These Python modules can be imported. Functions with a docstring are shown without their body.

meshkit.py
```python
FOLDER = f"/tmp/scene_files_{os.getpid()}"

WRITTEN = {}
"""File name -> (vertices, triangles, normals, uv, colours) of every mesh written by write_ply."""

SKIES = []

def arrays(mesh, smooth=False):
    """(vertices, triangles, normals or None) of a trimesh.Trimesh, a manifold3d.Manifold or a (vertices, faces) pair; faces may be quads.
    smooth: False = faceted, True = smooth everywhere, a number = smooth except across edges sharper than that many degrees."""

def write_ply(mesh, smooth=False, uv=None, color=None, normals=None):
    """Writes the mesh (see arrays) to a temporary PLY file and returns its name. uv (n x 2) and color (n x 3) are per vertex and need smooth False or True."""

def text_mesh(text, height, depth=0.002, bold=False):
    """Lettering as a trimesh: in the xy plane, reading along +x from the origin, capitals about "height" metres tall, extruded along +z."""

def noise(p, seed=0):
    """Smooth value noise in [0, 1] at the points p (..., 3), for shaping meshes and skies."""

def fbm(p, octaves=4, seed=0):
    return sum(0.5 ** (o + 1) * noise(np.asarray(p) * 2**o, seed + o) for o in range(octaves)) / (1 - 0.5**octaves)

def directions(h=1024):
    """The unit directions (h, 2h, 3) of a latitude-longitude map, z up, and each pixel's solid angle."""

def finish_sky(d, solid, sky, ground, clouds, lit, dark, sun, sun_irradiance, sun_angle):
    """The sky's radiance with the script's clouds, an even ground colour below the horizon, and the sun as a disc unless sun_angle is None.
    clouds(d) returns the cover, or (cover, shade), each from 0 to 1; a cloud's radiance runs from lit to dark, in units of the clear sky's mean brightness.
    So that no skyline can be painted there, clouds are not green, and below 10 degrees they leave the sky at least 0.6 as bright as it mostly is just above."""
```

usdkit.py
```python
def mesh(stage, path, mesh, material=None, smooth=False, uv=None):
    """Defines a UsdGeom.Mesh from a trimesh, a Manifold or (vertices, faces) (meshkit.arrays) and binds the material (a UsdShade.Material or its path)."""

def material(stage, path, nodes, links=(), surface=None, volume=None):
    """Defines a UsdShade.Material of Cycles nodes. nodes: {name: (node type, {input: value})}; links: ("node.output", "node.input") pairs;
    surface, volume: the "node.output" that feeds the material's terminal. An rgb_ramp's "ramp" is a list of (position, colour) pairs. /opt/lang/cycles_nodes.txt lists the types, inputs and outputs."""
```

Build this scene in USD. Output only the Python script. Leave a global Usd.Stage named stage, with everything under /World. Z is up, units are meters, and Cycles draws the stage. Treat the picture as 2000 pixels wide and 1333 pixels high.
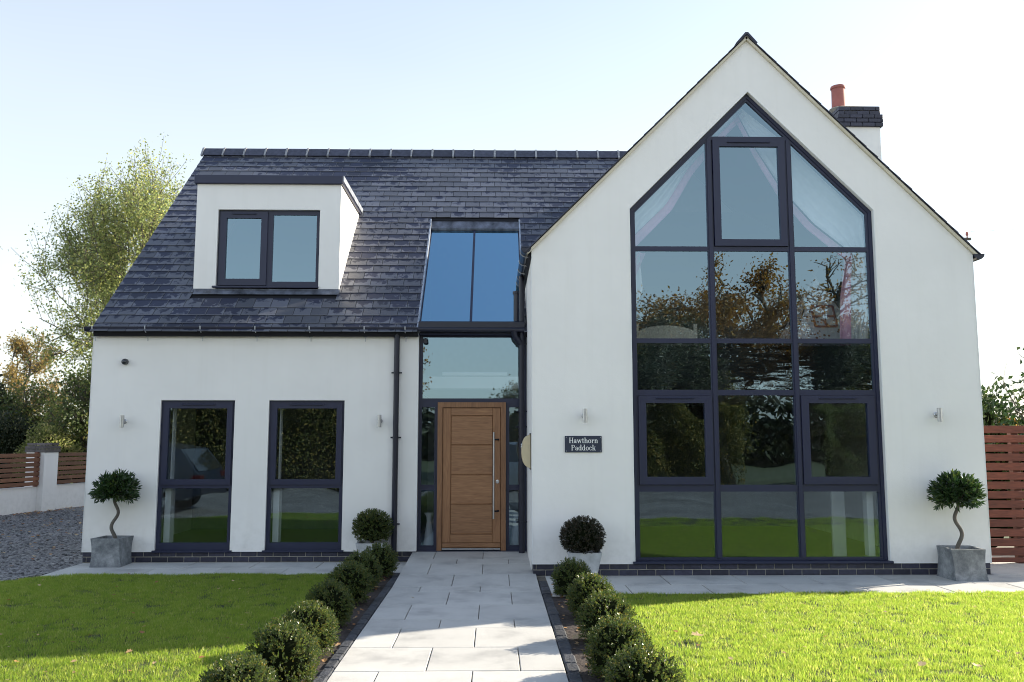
import math, random
import numpy as np, trimesh, usdkit, meshkit
from pxr import Usd, UsdGeom, UsdLux, UsdShade, Sdf, Gf, Vt
from shapely.geometry import Polygon, box as sbox, LineString
from shapely.ops import unary_union

PI = math.pi
rng = np.random.default_rng(7)
random.seed(7)
stage = Usd.Stage.CreateInMemory()
UsdGeom.SetStageUpAxis(stage, 'Z')
UsdGeom.Xform.Define(stage, '/World')

# ------------------------------------------------------------------ camera, sky, sun, exposure
EXPOSURE = 1.94
cam = UsdGeom.Camera.Define(stage, '/World/camera')
cam.CreateHorizontalApertureAttr(36.0); cam.CreateVerticalApertureAttr(24.0)
cam.CreateFocalLengthAttr(30.37)
cam.CreateClippingRangeAttr((0.05, 5000.0))
cam.CreateExposureAttr(EXPOSURE)
cam.AddTranslateOp().Set((0.0, -10.76, 1.634))
cam.AddRotateZOp().Set(-math.degrees(0.0206))
cam.AddRotateXOp().Set(90 + math.degrees(0.115))

SUN = np.array([1.85, 0.83, 1.0]); SUN /= np.linalg.norm(SUN)
sky = usdkit.material(stage, '/World/Looks/sky', {
    's': ('sky_texture', {'sky_type': 'single_scattering', 'sun_disc': False, 'sun_elevation': math.asin(SUN[2]), 'sun_rotation': math.atan2(SUN[0], SUN[1]),
                          'air_density': 1.0, 'aerosol_density': 0.9, 'ozone_density': 1.6}),
    't': ('texture_coordinate', {}), 'mp': ('mapping', {'scale': (1, 1, 2.2)}), 'sx': ('separate_xyz', {}),
    'h': ('map_range', {'from_min': 0.0, 'from_max': 0.85, 'to_min': 0.80, 'to_max': 0.09, 'clamp': True}),
    'n': ('noise_texture', {'scale': 1.3, 'detail': 4, 'roughness': 0.55}),
    'r': ('map_range', {'from_min': 0.2, 'from_max': 0.8, 'to_min': 0.85, 'to_max': 1.15}), 'f': ('math', {'math_type': 'multiply'}),
    'm': ('mix', {'mix_type': 'mix', 'color2': (4.2, 4.28, 4.0)}),
    'b': ('background_shader', {'strength': 0.074})},
    [('t.generated', 'mp.vector'), ('t.generated', 'sx.vector'), ('sx.z', 'h.value'), ('mp.vector', 'n.vector'), ('n.fac', 'r.value'), ('h.result', 'f.value1'), ('r.result', 'f.value2'), ('f.value', 'm.fac'),
     ('s.color', 'm.color1'), ('m.color', 'b.color')], surface='b.background')
dome = UsdLux.DomeLight.Define(stage, '/World/sky')
dome.CreateIntensityAttr(1.0)
UsdShade.MaterialBindingAPI.Apply(dome.GetPrim()).Bind(sky)
dome.GetPrim().SetCustomDataByKey('kind', 'structure')
sun = UsdLux.DistantLight.Define(stage, '/World/sun')
sun.CreateIntensityAttr(0.72); sun.CreateAngleAttr(0.5); sun.CreateNormalizeAttr(True)
sun.CreateColorAttr(Gf.Vec3f(1.0, 0.91, 0.75))
zx = np.cross([0, 0, 1], SUN); zx /= np.linalg.norm(zx); zy = np.cross(SUN, zx)
sun.AddTransformOp().Set(Gf.Matrix4d(*zx, 0, *zy, 0, *SUN, 0, 0, 0, 0, 1))

# ------------------------------------------------------------------ materials
M = {}
def simple(name, col, rough=0.5, metallic=0.0, var=0.0, scale=8.0, bump=0.0, bscale=60.0, bdist=0.01, spec=0.5, isl=0.0, sx=(1, 1, 1)):
    """Principled paint with a little noise in its colour, optional relief and per-piece tone."""
    nodes = {'g': ('geometry', {}), 'p': ('principled_bsdf', {'base_color': col, 'roughness': rough, 'metallic': metallic, 'specular_ior_level': spec}),
             'mp': ('mapping', {'scale': sx})}
    links = [('g.position', 'mp.vector')]
    c = None
    if var:
        lo = [max(0, x * (1 - var)) for x in col]; hi = [min(1, x * (1 + var)) for x in col]
        nodes['n'] = ('noise_texture', {'scale': scale, 'detail': 5, 'roughness': 0.6}); nodes['r'] = ('rgb_ramp', {'ramp': [(0.3, lo), (0.7, hi)]})
        links += [('mp.vector', 'n.vector'), ('n.fac', 'r.fac')]; c = 'r.color'
    if isl:
        nodes.update({'o': ('object_info', {}), 'f': ('math', {'math_type': 'fraction'}),
                      'ir': ('rgb_ramp', {'ramp': [(0, (1 - isl,) * 3), (1, (1 + isl,) * 3)]}), 'im': ('mix', {'mix_type': 'multiply', 'fac': 1.0, 'color1': col})})
        links += [('o.random', 'f.value1'), ('f.value', 'ir.fac'), ('ir.color', 'im.color2')]
        if c: links.append((c, 'im.color1'))
        c = 'im.color'
    if c: links.append((c, 'p.base_color'))
    if bump:
        nodes['bn'] = ('noise_texture', {'scale': bscale, 'detail': 4, 'roughness': 0.6}); nodes['b'] = ('bump', {'strength': bump, 'distance': bdist})
        links += [('mp.vector', 'bn.vector'), ('bn.fac', 'b.height'), ('b.normal', 'p.normal')]
    M[name] = usdkit.material(stage, '/World/Looks/' + name, nodes, links, surface='p.BSDF')

M['render'] = usdkit.material(stage, '/World/Looks/render', {
    'g': ('geometry', {}), 'n': ('noise_texture', {'scale': 1.1, 'detail': 6, 'roughness': 0.6}), 'r': ('rgb_ramp', {'ramp': [(0.3, (0.825, 0.80, 0.765)), (0.7, (0.875, 0.85, 0.815))]}),
    'sp': ('mapping', {'scale': (7, 7, 0.35)}), 'st': ('noise_texture', {'scale': 1.0, 'detail': 5, 'roughness': 0.65}), 'sr': ('rgb_ramp', {'ramp': [(0.52, (1.0,) * 3), (0.80, (0.965, 0.962, 0.955))]}), 'm': ('mix', {'mix_type': 'multiply', 'fac': 1.0}),
    'sx': ('separate_xyz', {}), 'd': ('map_range', {'from_min': 0.05, 'from_max': 0.75, 'to_min': 0.75, 'to_max': 0.0, 'clamp': True}), 'dn': ('noise_texture', {'scale': 9, 'detail': 6, 'roughness': 0.7}),
    'dr': ('map_range', {'from_min': 0.42, 'from_max': 0.75, 'to_min': 0.0, 'to_max': 0.40, 'clamp': True}), 'dm': ('math', {'math_type': 'multiply'}), 'dirt': ('mix', {'mix_type': 'mix', 'color2': (0.42, 0.40, 0.35)}),
    'bn': ('noise_texture', {'scale': 150, 'detail': 3}), 'b2': ('noise_texture', {'scale': 9, 'detail': 3}), 'ba': ('math', {'math_type': 'multiply_add', 'value2': 1.6}), 'b': ('bump', {'strength': 0.4, 'distance': 0.004}),
    'p': ('principled_bsdf', {'roughness': 0.88, 'specular_ior_level': 0.22})},
    [('g.position', 'n.vector'), ('n.fac', 'r.fac'), ('g.position', 'sp.vector'), ('sp.vector', 'st.vector'), ('st.fac', 'sr.fac'), ('r.color', 'm.color1'), ('sr.color', 'm.color2'), ('g.position', 'sx.vector'), ('sx.z', 'd.value'), ('g.position', 'dn.vector'), ('dn.fac', 'dr.value'),
     ('d.result', 'dm.value1'), ('dr.result', 'dm.value2'), ('dm.value', 'dirt.fac'), ('m.color', 'dirt.color1'), ('dirt.color', 'p.base_color'), ('g.position', 'bn.vector'), ('g.position', 'b2.vector'), ('b2.fac', 'ba.value1'), ('bn.fac', 'ba.value3'), ('ba.value', 'b.height'), ('b.normal', 'p.normal')], surface='p.BSDF')
simple('cream', (0.66, 0.60, 0.47), 0.85, var=0.08, scale=6)
simple('frame', (0.016, 0.019, 0.046), 0.40, var=0.06, scale=3)
simple('black_plastic', (0.010, 0.011, 0.022), 0.32, var=0.1, scale=5)
simple('lead', (0.12, 0.13, 0.16), 0.5, metallic=0.2, var=0.75, scale=4, sx=(1.6, 1, 1), bump=0.3, bscale=14, bdist=0.01)
simple('collar_mortar', (0.26, 0.265, 0.28), 0.7, var=0.5, scale=30)
simple('lead_bright', (0.42, 0.45, 0.50), 0.4, metallic=0.5, var=0.45, scale=9, bump=0.3, bscale=20, bdist=0.01)
simple('brick_blue', (0.030, 0.030, 0.050), 0.5, var=0.3, scale=25, bump=0.4, bscale=90, bdist=0.004, isl=0.35)
simple('brick_brown', (0.10, 0.085, 0.085), 0.7, var=0.3, scale=25, bump=0.4, bscale=90, bdist=0.004, isl=0.35)
simple('mortar', (0.30, 0.28, 0.24), 0.95, var=0.2, scale=20)
simple('terracotta', (0.36, 0.12, 0.10), 0.75, var=0.15, scale=6)
simple('steel', (0.55, 0.55, 0.55), 0.30, metallic=0.9, var=0.1, scale=10)
simple('galvanised', (0.50, 0.51, 0.53), 0.5, metallic=0.2, var=0.2, scale=30)
simple('interior_white', (0.62, 0.62, 0.60), 0.8, var=0.04)
simple('interior_grey', (0.20, 0.20, 0.21), 0.8, var=0.1)
simple('interior_dark', (0.05, 0.05, 0.06), 0.7, var=0.15)
simple('wood_floor', (0.20, 0.13, 0.08), 0.4, var=0.2, sx=(1, 8, 1))
simple('fabric_white', (0.80, 0.79, 0.78), 0.9, var=0.05)
simple('fabric_pink', (0.75, 0.42, 0.55), 0.9, var=0.1)
simple('fence_dark', (0.145, 0.040, 0.022), 0.6, var=0.35, scale=7, sx=(1, 1, 9), bump=0.3, bscale=14, bdist=0.006, isl=0.25)
simple('fence_light', (0.17, 0.070, 0.034), 0.6, var=0.3, scale=7, sx=(1, 1, 9), bump=0.3, bscale=14, bdist=0.006, isl=0.3)
simple('sett', (0.042, 0.045, 0.055), 0.7, var=0.5, scale=30, bump=0.9, bscale=26, bdist=0.02, isl=0.25)
simple('joint_sand', (0.15, 0.13, 0.105), 0.95, var=0.4, scale=30)
simple('soil', (0.045, 0.033, 0.028), 0.95, var=0.5, scale=24, bump=1.0, bscale=22, bdist=0.03)
simple('mulch', (0.11, 0.065, 0.05), 0.9, var=0.4, scale=20, isl=0.5)
simple('bark', (0.10, 0.085, 0.065), 0.9, var=0.4, scale=9, sx=(1, 1, 0.3), bump=0.6, bscale=16, bdist=0.02)
simple('pale_bark', (0.115, 0.10, 0.085), 0.8, var=0.25, scale=18, bump=0.4, bscale=30, bdist=0.01)
simple('plate', (0.022, 0.028, 0.052), 0.5, var=0.15, scale=20)
simple('white_paint', (0.82, 0.82, 0.80), 0.5)
simple('cream_paint', (0.62, 0.52, 0.33), 0.45, var=0.05)
simple('car_paint', (0.012, 0.018, 0.034), 0.18, spec=0.8)
simple('car_silver', (0.30, 0.34, 0.40), 0.2, metallic=0.7)
simple('rubber', (0.012, 0.012, 0.013), 0.8)
simple('alloy', (0.6, 0.6, 0.62), 0.25, metallic=0.9)
simple('tail_lamp', (0.05, 0.003, 0.004), 0.15)
simple('car_glass', (0.008, 0.01, 0.014), 0.05, spec=1.0)
simple('far_field', (0.07, 0.085, 0.035), 0.95, var=0.3, scale=0.3)
simple('roof_tile_red', (0.25, 0.11, 0.08), 0.8, var=0.2)

# slate: dry grey face with dark damp patches that hang from the lap above, and edge highlights painted paler on the lower and right sides (st runs over each slate)
def ramp(p): return ('rgb_ramp', {'ramp': [(a, (b,) * 3 if np.ndim(b) == 0 else b) for a, b in p]})
def mth(k, **v): return ('math', {'math_type': k, **v})
M['slate'] = usdkit.material(stage, '/World/Looks/slate', {
    'g': ('geometry', {}), 'o': ('object_info', {}), 'a': mth('add'), 'f': mth('fraction'), 'uv': ('attribute', {'attribute': 'st'}), 'sx': ('separate_xyz', {}),
    'n': ('noise_texture', {'scale': 9.0, 'detail': 6, 'roughness': 0.6, 'distortion': 0.7}), 'big': ('noise_texture', {'scale': 0.55, 'detail': 3}),
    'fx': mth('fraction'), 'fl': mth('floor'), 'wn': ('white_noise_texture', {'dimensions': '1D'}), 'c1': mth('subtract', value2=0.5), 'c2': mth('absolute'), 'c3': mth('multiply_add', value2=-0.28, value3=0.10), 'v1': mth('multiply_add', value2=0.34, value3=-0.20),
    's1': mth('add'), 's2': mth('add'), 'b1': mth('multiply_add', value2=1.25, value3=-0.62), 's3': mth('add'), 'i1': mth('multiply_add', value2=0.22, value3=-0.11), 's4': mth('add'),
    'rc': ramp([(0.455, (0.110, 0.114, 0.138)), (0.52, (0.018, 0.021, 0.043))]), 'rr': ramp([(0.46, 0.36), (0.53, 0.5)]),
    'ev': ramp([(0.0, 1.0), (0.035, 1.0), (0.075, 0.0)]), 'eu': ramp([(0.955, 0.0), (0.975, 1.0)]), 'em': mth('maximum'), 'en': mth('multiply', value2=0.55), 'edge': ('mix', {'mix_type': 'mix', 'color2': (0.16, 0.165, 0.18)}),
    'ir': ramp([(0, 0.68), (1, 1.32)]), 'im': ('mix', {'mix_type': 'multiply', 'fac': 1.0}),
    'bn': ('noise_texture', {'scale': 38, 'detail': 5, 'roughness': 0.6}), 'b': ('bump', {'strength': 0.45, 'distance': 0.006}), 'p': ('principled_bsdf', {'specular_ior_level': 0.5})},
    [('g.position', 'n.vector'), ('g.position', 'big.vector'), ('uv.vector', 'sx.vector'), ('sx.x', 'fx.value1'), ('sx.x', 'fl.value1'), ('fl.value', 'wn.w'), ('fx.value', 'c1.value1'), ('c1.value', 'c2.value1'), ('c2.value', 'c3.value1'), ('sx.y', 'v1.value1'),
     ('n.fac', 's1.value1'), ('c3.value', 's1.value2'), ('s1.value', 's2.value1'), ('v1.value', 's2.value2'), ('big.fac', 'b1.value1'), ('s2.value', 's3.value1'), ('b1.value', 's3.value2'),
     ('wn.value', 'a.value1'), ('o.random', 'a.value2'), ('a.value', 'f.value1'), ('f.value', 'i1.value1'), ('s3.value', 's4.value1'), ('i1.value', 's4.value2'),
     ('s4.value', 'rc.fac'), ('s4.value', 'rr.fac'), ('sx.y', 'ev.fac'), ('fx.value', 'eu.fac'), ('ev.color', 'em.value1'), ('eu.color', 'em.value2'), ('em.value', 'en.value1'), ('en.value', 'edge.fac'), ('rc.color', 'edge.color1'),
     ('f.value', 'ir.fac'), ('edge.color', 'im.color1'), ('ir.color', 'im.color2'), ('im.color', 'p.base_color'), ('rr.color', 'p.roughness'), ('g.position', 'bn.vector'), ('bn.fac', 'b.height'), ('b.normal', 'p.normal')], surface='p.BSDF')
simple('ridge_clay', (0.035, 0.037, 0.055), 0.45, var=0.5, scale=14, bump=0.4, bscale=40, bdist=0.006, isl=0.3)
simple('roof_felt', (0.008, 0.008, 0.012), 0.9)

def glass(name, r0, tint, wav, scale=1.6, sz=1.0, refl=(0.60, 0.84, 1.0)):
    """A pane: coated and mirror-like by Schlick's rule, the same from both sides, clear for the rest, with the faint ripple of sealed units."""
    M[name] = usdkit.material(stage, '/World/Looks/' + name, {
        'g': ('geometry', {}), 'mp': ('mapping', {'scale': (1, 1, sz)}), 'n': ('noise_texture', {'scale': scale, 'detail': 1.5, 'roughness': 0.4}), 'b': ('bump', {'strength': 1.0, 'distance': wav}),
        'lw': ('layer_weight', {'blend': 0.5}), 'pw': mth('power', value2=5.0), 'fr': mth('multiply_add', value2=1 - r0, value3=r0), 't': ('transparent_bsdf', {'color': tint}), 'gl': ('glossy_bsdf', {'color': refl, 'roughness': 0.0}), 'm': ('mix_closure', {})},
        [('g.position', 'mp.vector'), ('mp.vector', 'n.vector'), ('n.fac', 'b.height'), ('b.normal', 'gl.normal'), ('lw.facing', 'pw.value1'), ('pw.value', 'fr.value1'), ('fr.value', 'm.fac'), ('t.BSDF', 'm.closure1'), ('gl.BSDF', 'm.closure2')], surface='m.closure')
glass('glass', 0.30, (0.86, 0.90, 0.92), 0.0010)
glass('glass_low', 0.17, (0.80, 0.84, 0.86), 0.0012)  # less reflective copy for the lower panes, dimming what they mirror
glass('glass_ripple', 0.30, (0.13, 0.14, 0.15), 0.0016, 3.0, 4.0)
glass('glass_roof', 0.62, (0.35, 0.45, 0.55), 0.0006, refl=(0.47, 0.80, 1.0))

def wood(name, c1, c2, sx, rough=0.45):
    """fine grain stretched along one axis, with a slow figure across it"""
    M[name] = usdkit.material(stage, '/World/Looks/' + name, {
        'g': ('geometry', {}), 'o': ('object_info', {}), 'mp': ('mapping', {'scale': sx}), 'av': ('vector_math', {'math_type': 'add'}), 'n': ('noise_texture', {'scale': 5.0, 'detail': 8, 'roughness': 0.62, 'distortion': 0.7}),
        'n2': ('noise_texture', {'scale': 1.3, 'detail': 4, 'distortion': 2.0}), 'mx': ('mix', {'fac': 0.4}), 'r': ('rgb_ramp', {'ramp': [(0.32, c1), (0.68, c2)]}),
        'ir': ('rgb_ramp', {'ramp': [(0, (0.86,) * 3), (1, (1.1,) * 3)]}), 'im': ('mix', {'mix_type': 'multiply', 'fac': 1.0}),
        'b': ('bump', {'strength': 0.2, 'distance': 0.0015}), 'p': ('principled_bsdf', {'roughness': rough})},
        [('g.position', 'mp.vector'), ('mp.vector', 'av.vector1'), ('o.random', 'av.vector2'), ('av.vector', 'n.vector'), ('av.vector', 'n2.vector'), ('n.fac', 'mx.color1'), ('n2.fac', 'mx.color2'), ('mx.color', 'r.fac'),
         ('o.random', 'ir.fac'), ('r.color', 'im.color1'), ('ir.color', 'im.color2'), ('im.color', 'p.base_color'), ('n.fac', 'b.height'), ('b.normal', 'p.normal')], surface='p.BSDF')
wood('oak_across', (0.185, 0.083, 0.037), (0.37, 0.190, 0.088), (1.2, 1.2, 14))
wood('oak_up', (0.20, 0.090, 0.040), (0.36, 0.180, 0.082), (14, 14, 1.2))

# granite paving: speckle, soft damp bands
M['granite'] = usdkit.material(stage, '/World/Looks/granite', {
    'g': ('geometry', {}), 'o': ('object_info', {}), 'n': ('noise_texture', {'scale': 220, 'detail': 3, 'roughness': 0.7}), 'r': ('rgb_ramp', {'ramp': [(0.33, (0.40, 0.392, 0.378)), (0.66, (0.68, 0.662, 0.625))]}),
    'n2': ('noise_texture', {'scale': 1.9, 'detail': 7, 'roughness': 0.62}), 'r2': ('rgb_ramp', {'ramp': [(0.34, (0.70, 0.70, 0.71)), (0.48, (0.93,) * 3), (0.60, (1.0,) * 3)]}), 'm': ('mix', {'mix_type': 'multiply', 'fac': 1.0}),
    'ir': ('rgb_ramp', {'ramp': [(0, (0.9,) * 3), (1, (1.05,) * 3)]}), 'm2': ('mix', {'mix_type': 'multiply', 'fac': 1.0}), 'b': ('bump', {'strength': 0.3, 'distance': 0.003}), 'p': ('principled_bsdf', {'roughness': 0.7})},
    [('g.position', 'n.vector'), ('g.position', 'n2.vector'), ('n.fac', 'r.fac'), ('n2.fac', 'r2.fac'), ('r.color', 'm.color1'), ('r2.color', 'm.color2'), ('o.random', 'ir.fac'), ('m.color', 'm2.color1'), ('ir.color', 'm2.color2'),
     ('m2.color', 'p.base_color'), ('n.fac', 'b.height'), ('b.normal', 'p.normal')], surface='p.BSDF')
# weathered concrete of the planters
M['concrete'] = usdkit.material(stage, '/World/Looks/concrete', {
    'g': ('geometry', {}), 'n': ('noise_texture', {'scale': 5, 'detail': 8, 'roughness': 0.72, 'distortion': 0.25}), 'r': ('rgb_ramp', {'ramp': [(0.30, (0.06, 0.065, 0.075)), (0.48, (0.17, 0.18, 0.19)), (0.70, (0.36, 0.37, 0.375))]}),
    'bn': ('noise_texture', {'scale': 60, 'detail': 5}), 'b': ('bump', {'strength': 0.5, 'distance': 0.006}), 'p': ('principled_bsdf', {'roughness': 0.75})},
    [('g.position', 'n.vector'), ('n.fac', 'r.fac'), ('r.color', 'p.base_color'), ('g.position', 'bn.vector'), ('bn.fac', 'b.height'), ('b.normal', 'p.normal')], surface='p.BSDF')
# gravel
M['gravel'] = usdkit.material(stage, '/World/Looks/gravel', {
    'g': ('geometry', {}), 'v': ('voronoi_texture', {'scale': 34, 'feature': 'f1'}), 'r': ('rgb_ramp', {'ramp': [(0, (0.08, 0.08, 0.09)), (0.6, (0.23, 0.225, 0.225)), (1, (0.44, 0.42, 0.40))]}), 's': ('separate_color', {}),
    'n': ('noise_texture', {'scale': 0.8, 'detail': 4}), 'r2': ('rgb_ramp', {'ramp': [(0.3, (0.7,) * 3), (0.7, (1.15,) * 3)]}), 'm': ('mix', {'mix_type': 'multiply', 'fac': 1.0}), 'b': ('bump', {'strength': 1.0, 'distance': 0.03, 'invert': True}), 'p': ('principled_bsdf', {'roughness': 0.85})},
    [('g.position', 'v.vector'), ('v.color', 's.color'), ('s.r', 'r.fac'), ('g.position', 'n.vector'), ('n.fac', 'r2.fac'), ('r.color', 'm.color1'), ('r2.color', 'm.color2'), ('m.color', 'p.base_color'), ('v.distance', 'b.height'), ('b.normal', 'p.normal')], surface='p.BSDF')

LEAF = set()
def leaf_mat(name, ramp, trans=0.45, rough=0.45, spec=0.4, tscale=1.6):
    """Leaf: tone varies leaf by leaf; part of the light comes through."""
    LEAF.add(name); nodes = {'uv': ('attribute', {'attribute': 'st'}), 'sx': ('separate_xyz', {}), 'o': ('object_info', {}), 'a': ('math', {'math_type': 'multiply_add', 'value2': 0.15}), 'f': ('math', {'math_type': 'fraction'}), 'r': ('rgb_ramp', {'ramp': ramp}),
             'p': ('principled_bsdf', {'roughness': rough, 'specular_ior_level': spec}), 'br': ('hsv', {'value': tscale, 'saturation': 1.1, 'hue': 0.5, 'fac': 1.0}), 't': ('translucent_bsdf', {}), 'm': ('mix_closure', {'fac': trans})}
    M[name] = usdkit.material(stage, '/World/Looks/' + name, nodes,
        [('uv.vector', 'sx.vector'), ('o.random', 'a.value1'), ('sx.x', 'a.value3'), ('a.value', 'f.value1'), ('f.value', 'r.fac'), ('r.color', 'p.base_color'), ('r.color', 'br.color'), ('br.color', 't.color'), ('p.BSDF', 'm.closure1'), ('t.BSDF', 'm.closure2')], surface='m.closure')
leaf_mat('grass_blade', [(0, (0.085, 0.130, 0.026)), (0.6, (0.130, 0.168, 0.032)), (0.95, (0.17, 0.19, 0.05)), (1, (0.30, 0.27, 0.12))], 0.62, 0.36, 0.6, 3.7)
leaf_mat('box_leaf', [(0, (0.034, 0.060, 0.020)), (0.7, (0.080, 0.108, 0.028)), (0.95, (0.16, 0.155, 0.04)), (1, (0.16, 0.11, 0.03))], 0.34, 0.3, 0.6, 2.2)
leaf_mat('box_leaf_bronze', [(0, (0.018, 0.024, 0.014)), (0.7, (0.040, 0.038, 0.022)), (1, (0.085, 0.052, 0.03))], 0.2, 0.4, 0.5)
leaf_mat('bay_leaf', [(0, (0.018, 0.042, 0.016)), (0.8, (0.040, 0.075, 0.022)), (1, (0.10, 0.13, 0.035))], 0.25, 0.28, 0.6)
leaf_mat('willow_leaf', [(0, (0.11, 0.14, 0.060)), (0.7, (0.18, 0.20, 0.080)), (1, (0.28, 0.26, 0.10))], 0.55, 0.5, 0.4, 2.6)
leaf_mat('green_leaf', [(0, (0.06, 0.09, 0.034)), (0.8, (0.12, 0.145, 0.05)), (1, (0.20, 0.17, 0.06))], 0.45, 0.5, 0.4, 2.0)
leaf_mat('gold_leaf', [(0, (0.14, 0.12, 0.045)), (0.6, (0.24, 0.18, 0.07)), (1, (0.32, 0.22, 0.09))], 0.5, 0.5, 0.4, 1.8)
leaf_mat('dark_leaf', [(0, (0.012, 0.020, 0.013)), (0.8, (0.040, 0.052, 0.024)), (1, (0.10, 0.09, 0.04))], 0.2, 0.5)
leaf_mat('autumn_leaf', [(0, (0.16, 0.075, 0.022)), (0.6, (0.26, 0.13, 0.035)), (1, (0.34, 0.21, 0.06))], 0.45, 0.5)
leaf_mat('olive_leaf', [(0, (0.06, 0.072, 0.022)), (0.72, (0.15, 0.15, 0.045)), (1, (0.46, 0.32, 0.10))], 0.35, 0.5)
leaf_mat('pale_leaf', [(0, (0.10, 0.12, 0.040)), (0.7, (0.18, 0.19, 0.07)), (1, (0.32, 0.28, 0.16))], 0.55, 0.5, 0.4, 2.4)
leaf_mat('fallen_leaf', [(0, (0.26, 0.11, 0.05)), (0.5, (0.46, 0.25, 0.10)), (1, (0.58, 0.44, 0.26))], 0.3, 0.6)
M['lawn'] = usdkit.material(stage, '/World/Looks/lawn', {
    'g': ('geometry', {}), 'n': ('noise_texture', {'scale': 60, 'detail': 5, 'roughness': 0.7}), 'r': ('rgb_ramp', {'ramp': [(0.3, (0.032, 0.046, 0.012)), (0.7, (0.062, 0.082, 0.020))]}),
    'b': ('bump', {'strength': 1.0, 'distance': 0.04}), 'p': ('principled_bsdf', {'roughness': 0.8})},
    [('g.position', 'n.vector'), ('n.fac', 'r.fac'), ('r.color', 'p.base_color'), ('n.fac', 'b.height'), ('b.normal', 'p.normal')], surface='p.BSDF')
# tent cloth with brown spots
M['spotted'] = usdkit.material(stage, '/World/Looks/spotted', {
    'g': ('geometry', {}), 'v': ('voronoi_texture', {'scale': 16}), 'r': ('rgb_ramp', {'ramp': [(0.26, (0.34, 0.17, 0.11)), (0.32, (0.78, 0.75, 0.74))]}), 'p': ('principled_bsdf', {'roughness': 0.9})},
    [('g.position', 'v.vector'), ('v.distance', 'r.fac'), ('r.color', 'p.base_color')], surface='p.BSDF')

# ------------------------------------------------------------------ shape helpers
cat = trimesh.util.concatenate
def B(x0, x1, y0, y1, z0, z1):
    m = trimesh.creation.box([abs(x1 - x0), abs(y1 - y0), abs(z1 - z0)]); m.apply_translation([(x0 + x1) / 2, (y0 + y1) / 2, (z0 + z1) / 2]); return m
def CB(x0, x1, y0, y1, z0, z1, r=0.004):
    """box with chamfered edges"""
    c = np.array([(x0 + x1) / 2, (y0 + y1) / 2, (z0 + z1) / 2]); h = np.abs([x1 - x0, y1 - y0, z1 - z0]) / 2
    r = min(r, h.min() * 0.8); pts = []
    for sx in (-1, 1):
        for sy in (-1, 1):
            for sz in (-1, 1):
                for k in range(3):
                    q = h - r; q[k] = h[k]; pts.append(c + q * (sx, sy, sz))
    return trimesh.convex.convex_hull(np.array(pts))
def XZ(poly, y0, y1):
    """polygon in x,z extruded along y"""
    polys = poly.geoms if hasattr(poly, 'geoms') else [poly]
    out = []
    for g in polys:
        m = trimesh.creation.extrude_polygon(g, y1 - y0, engine='earcut')
        v = m.vertices; m.vertices = np.stack([v[:, 0], y1 - v[:, 2], v[:, 1]], 1); out.append(m)
    return cat(out)
def YZ(poly, x0, x1):
    m = trimesh.creation.extrude_polygon(poly, x1 - x0, engine='earcut')
    v = m.vertices; m.vertices = np.stack([v[:, 2] + x0, v[:, 0], v[:, 1]], 1); return m
def XY(poly, z0, z1):
    polys = poly.geoms if hasattr(poly, 'geoms') else [poly]
    out = []
    for g in polys:
        m = trimesh.creation.extrude_polygon(g, z1 - z0, engine='earcut'); m.apply_translation([0, 0, z0]); out.append(m)
    return cat(out)
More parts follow.
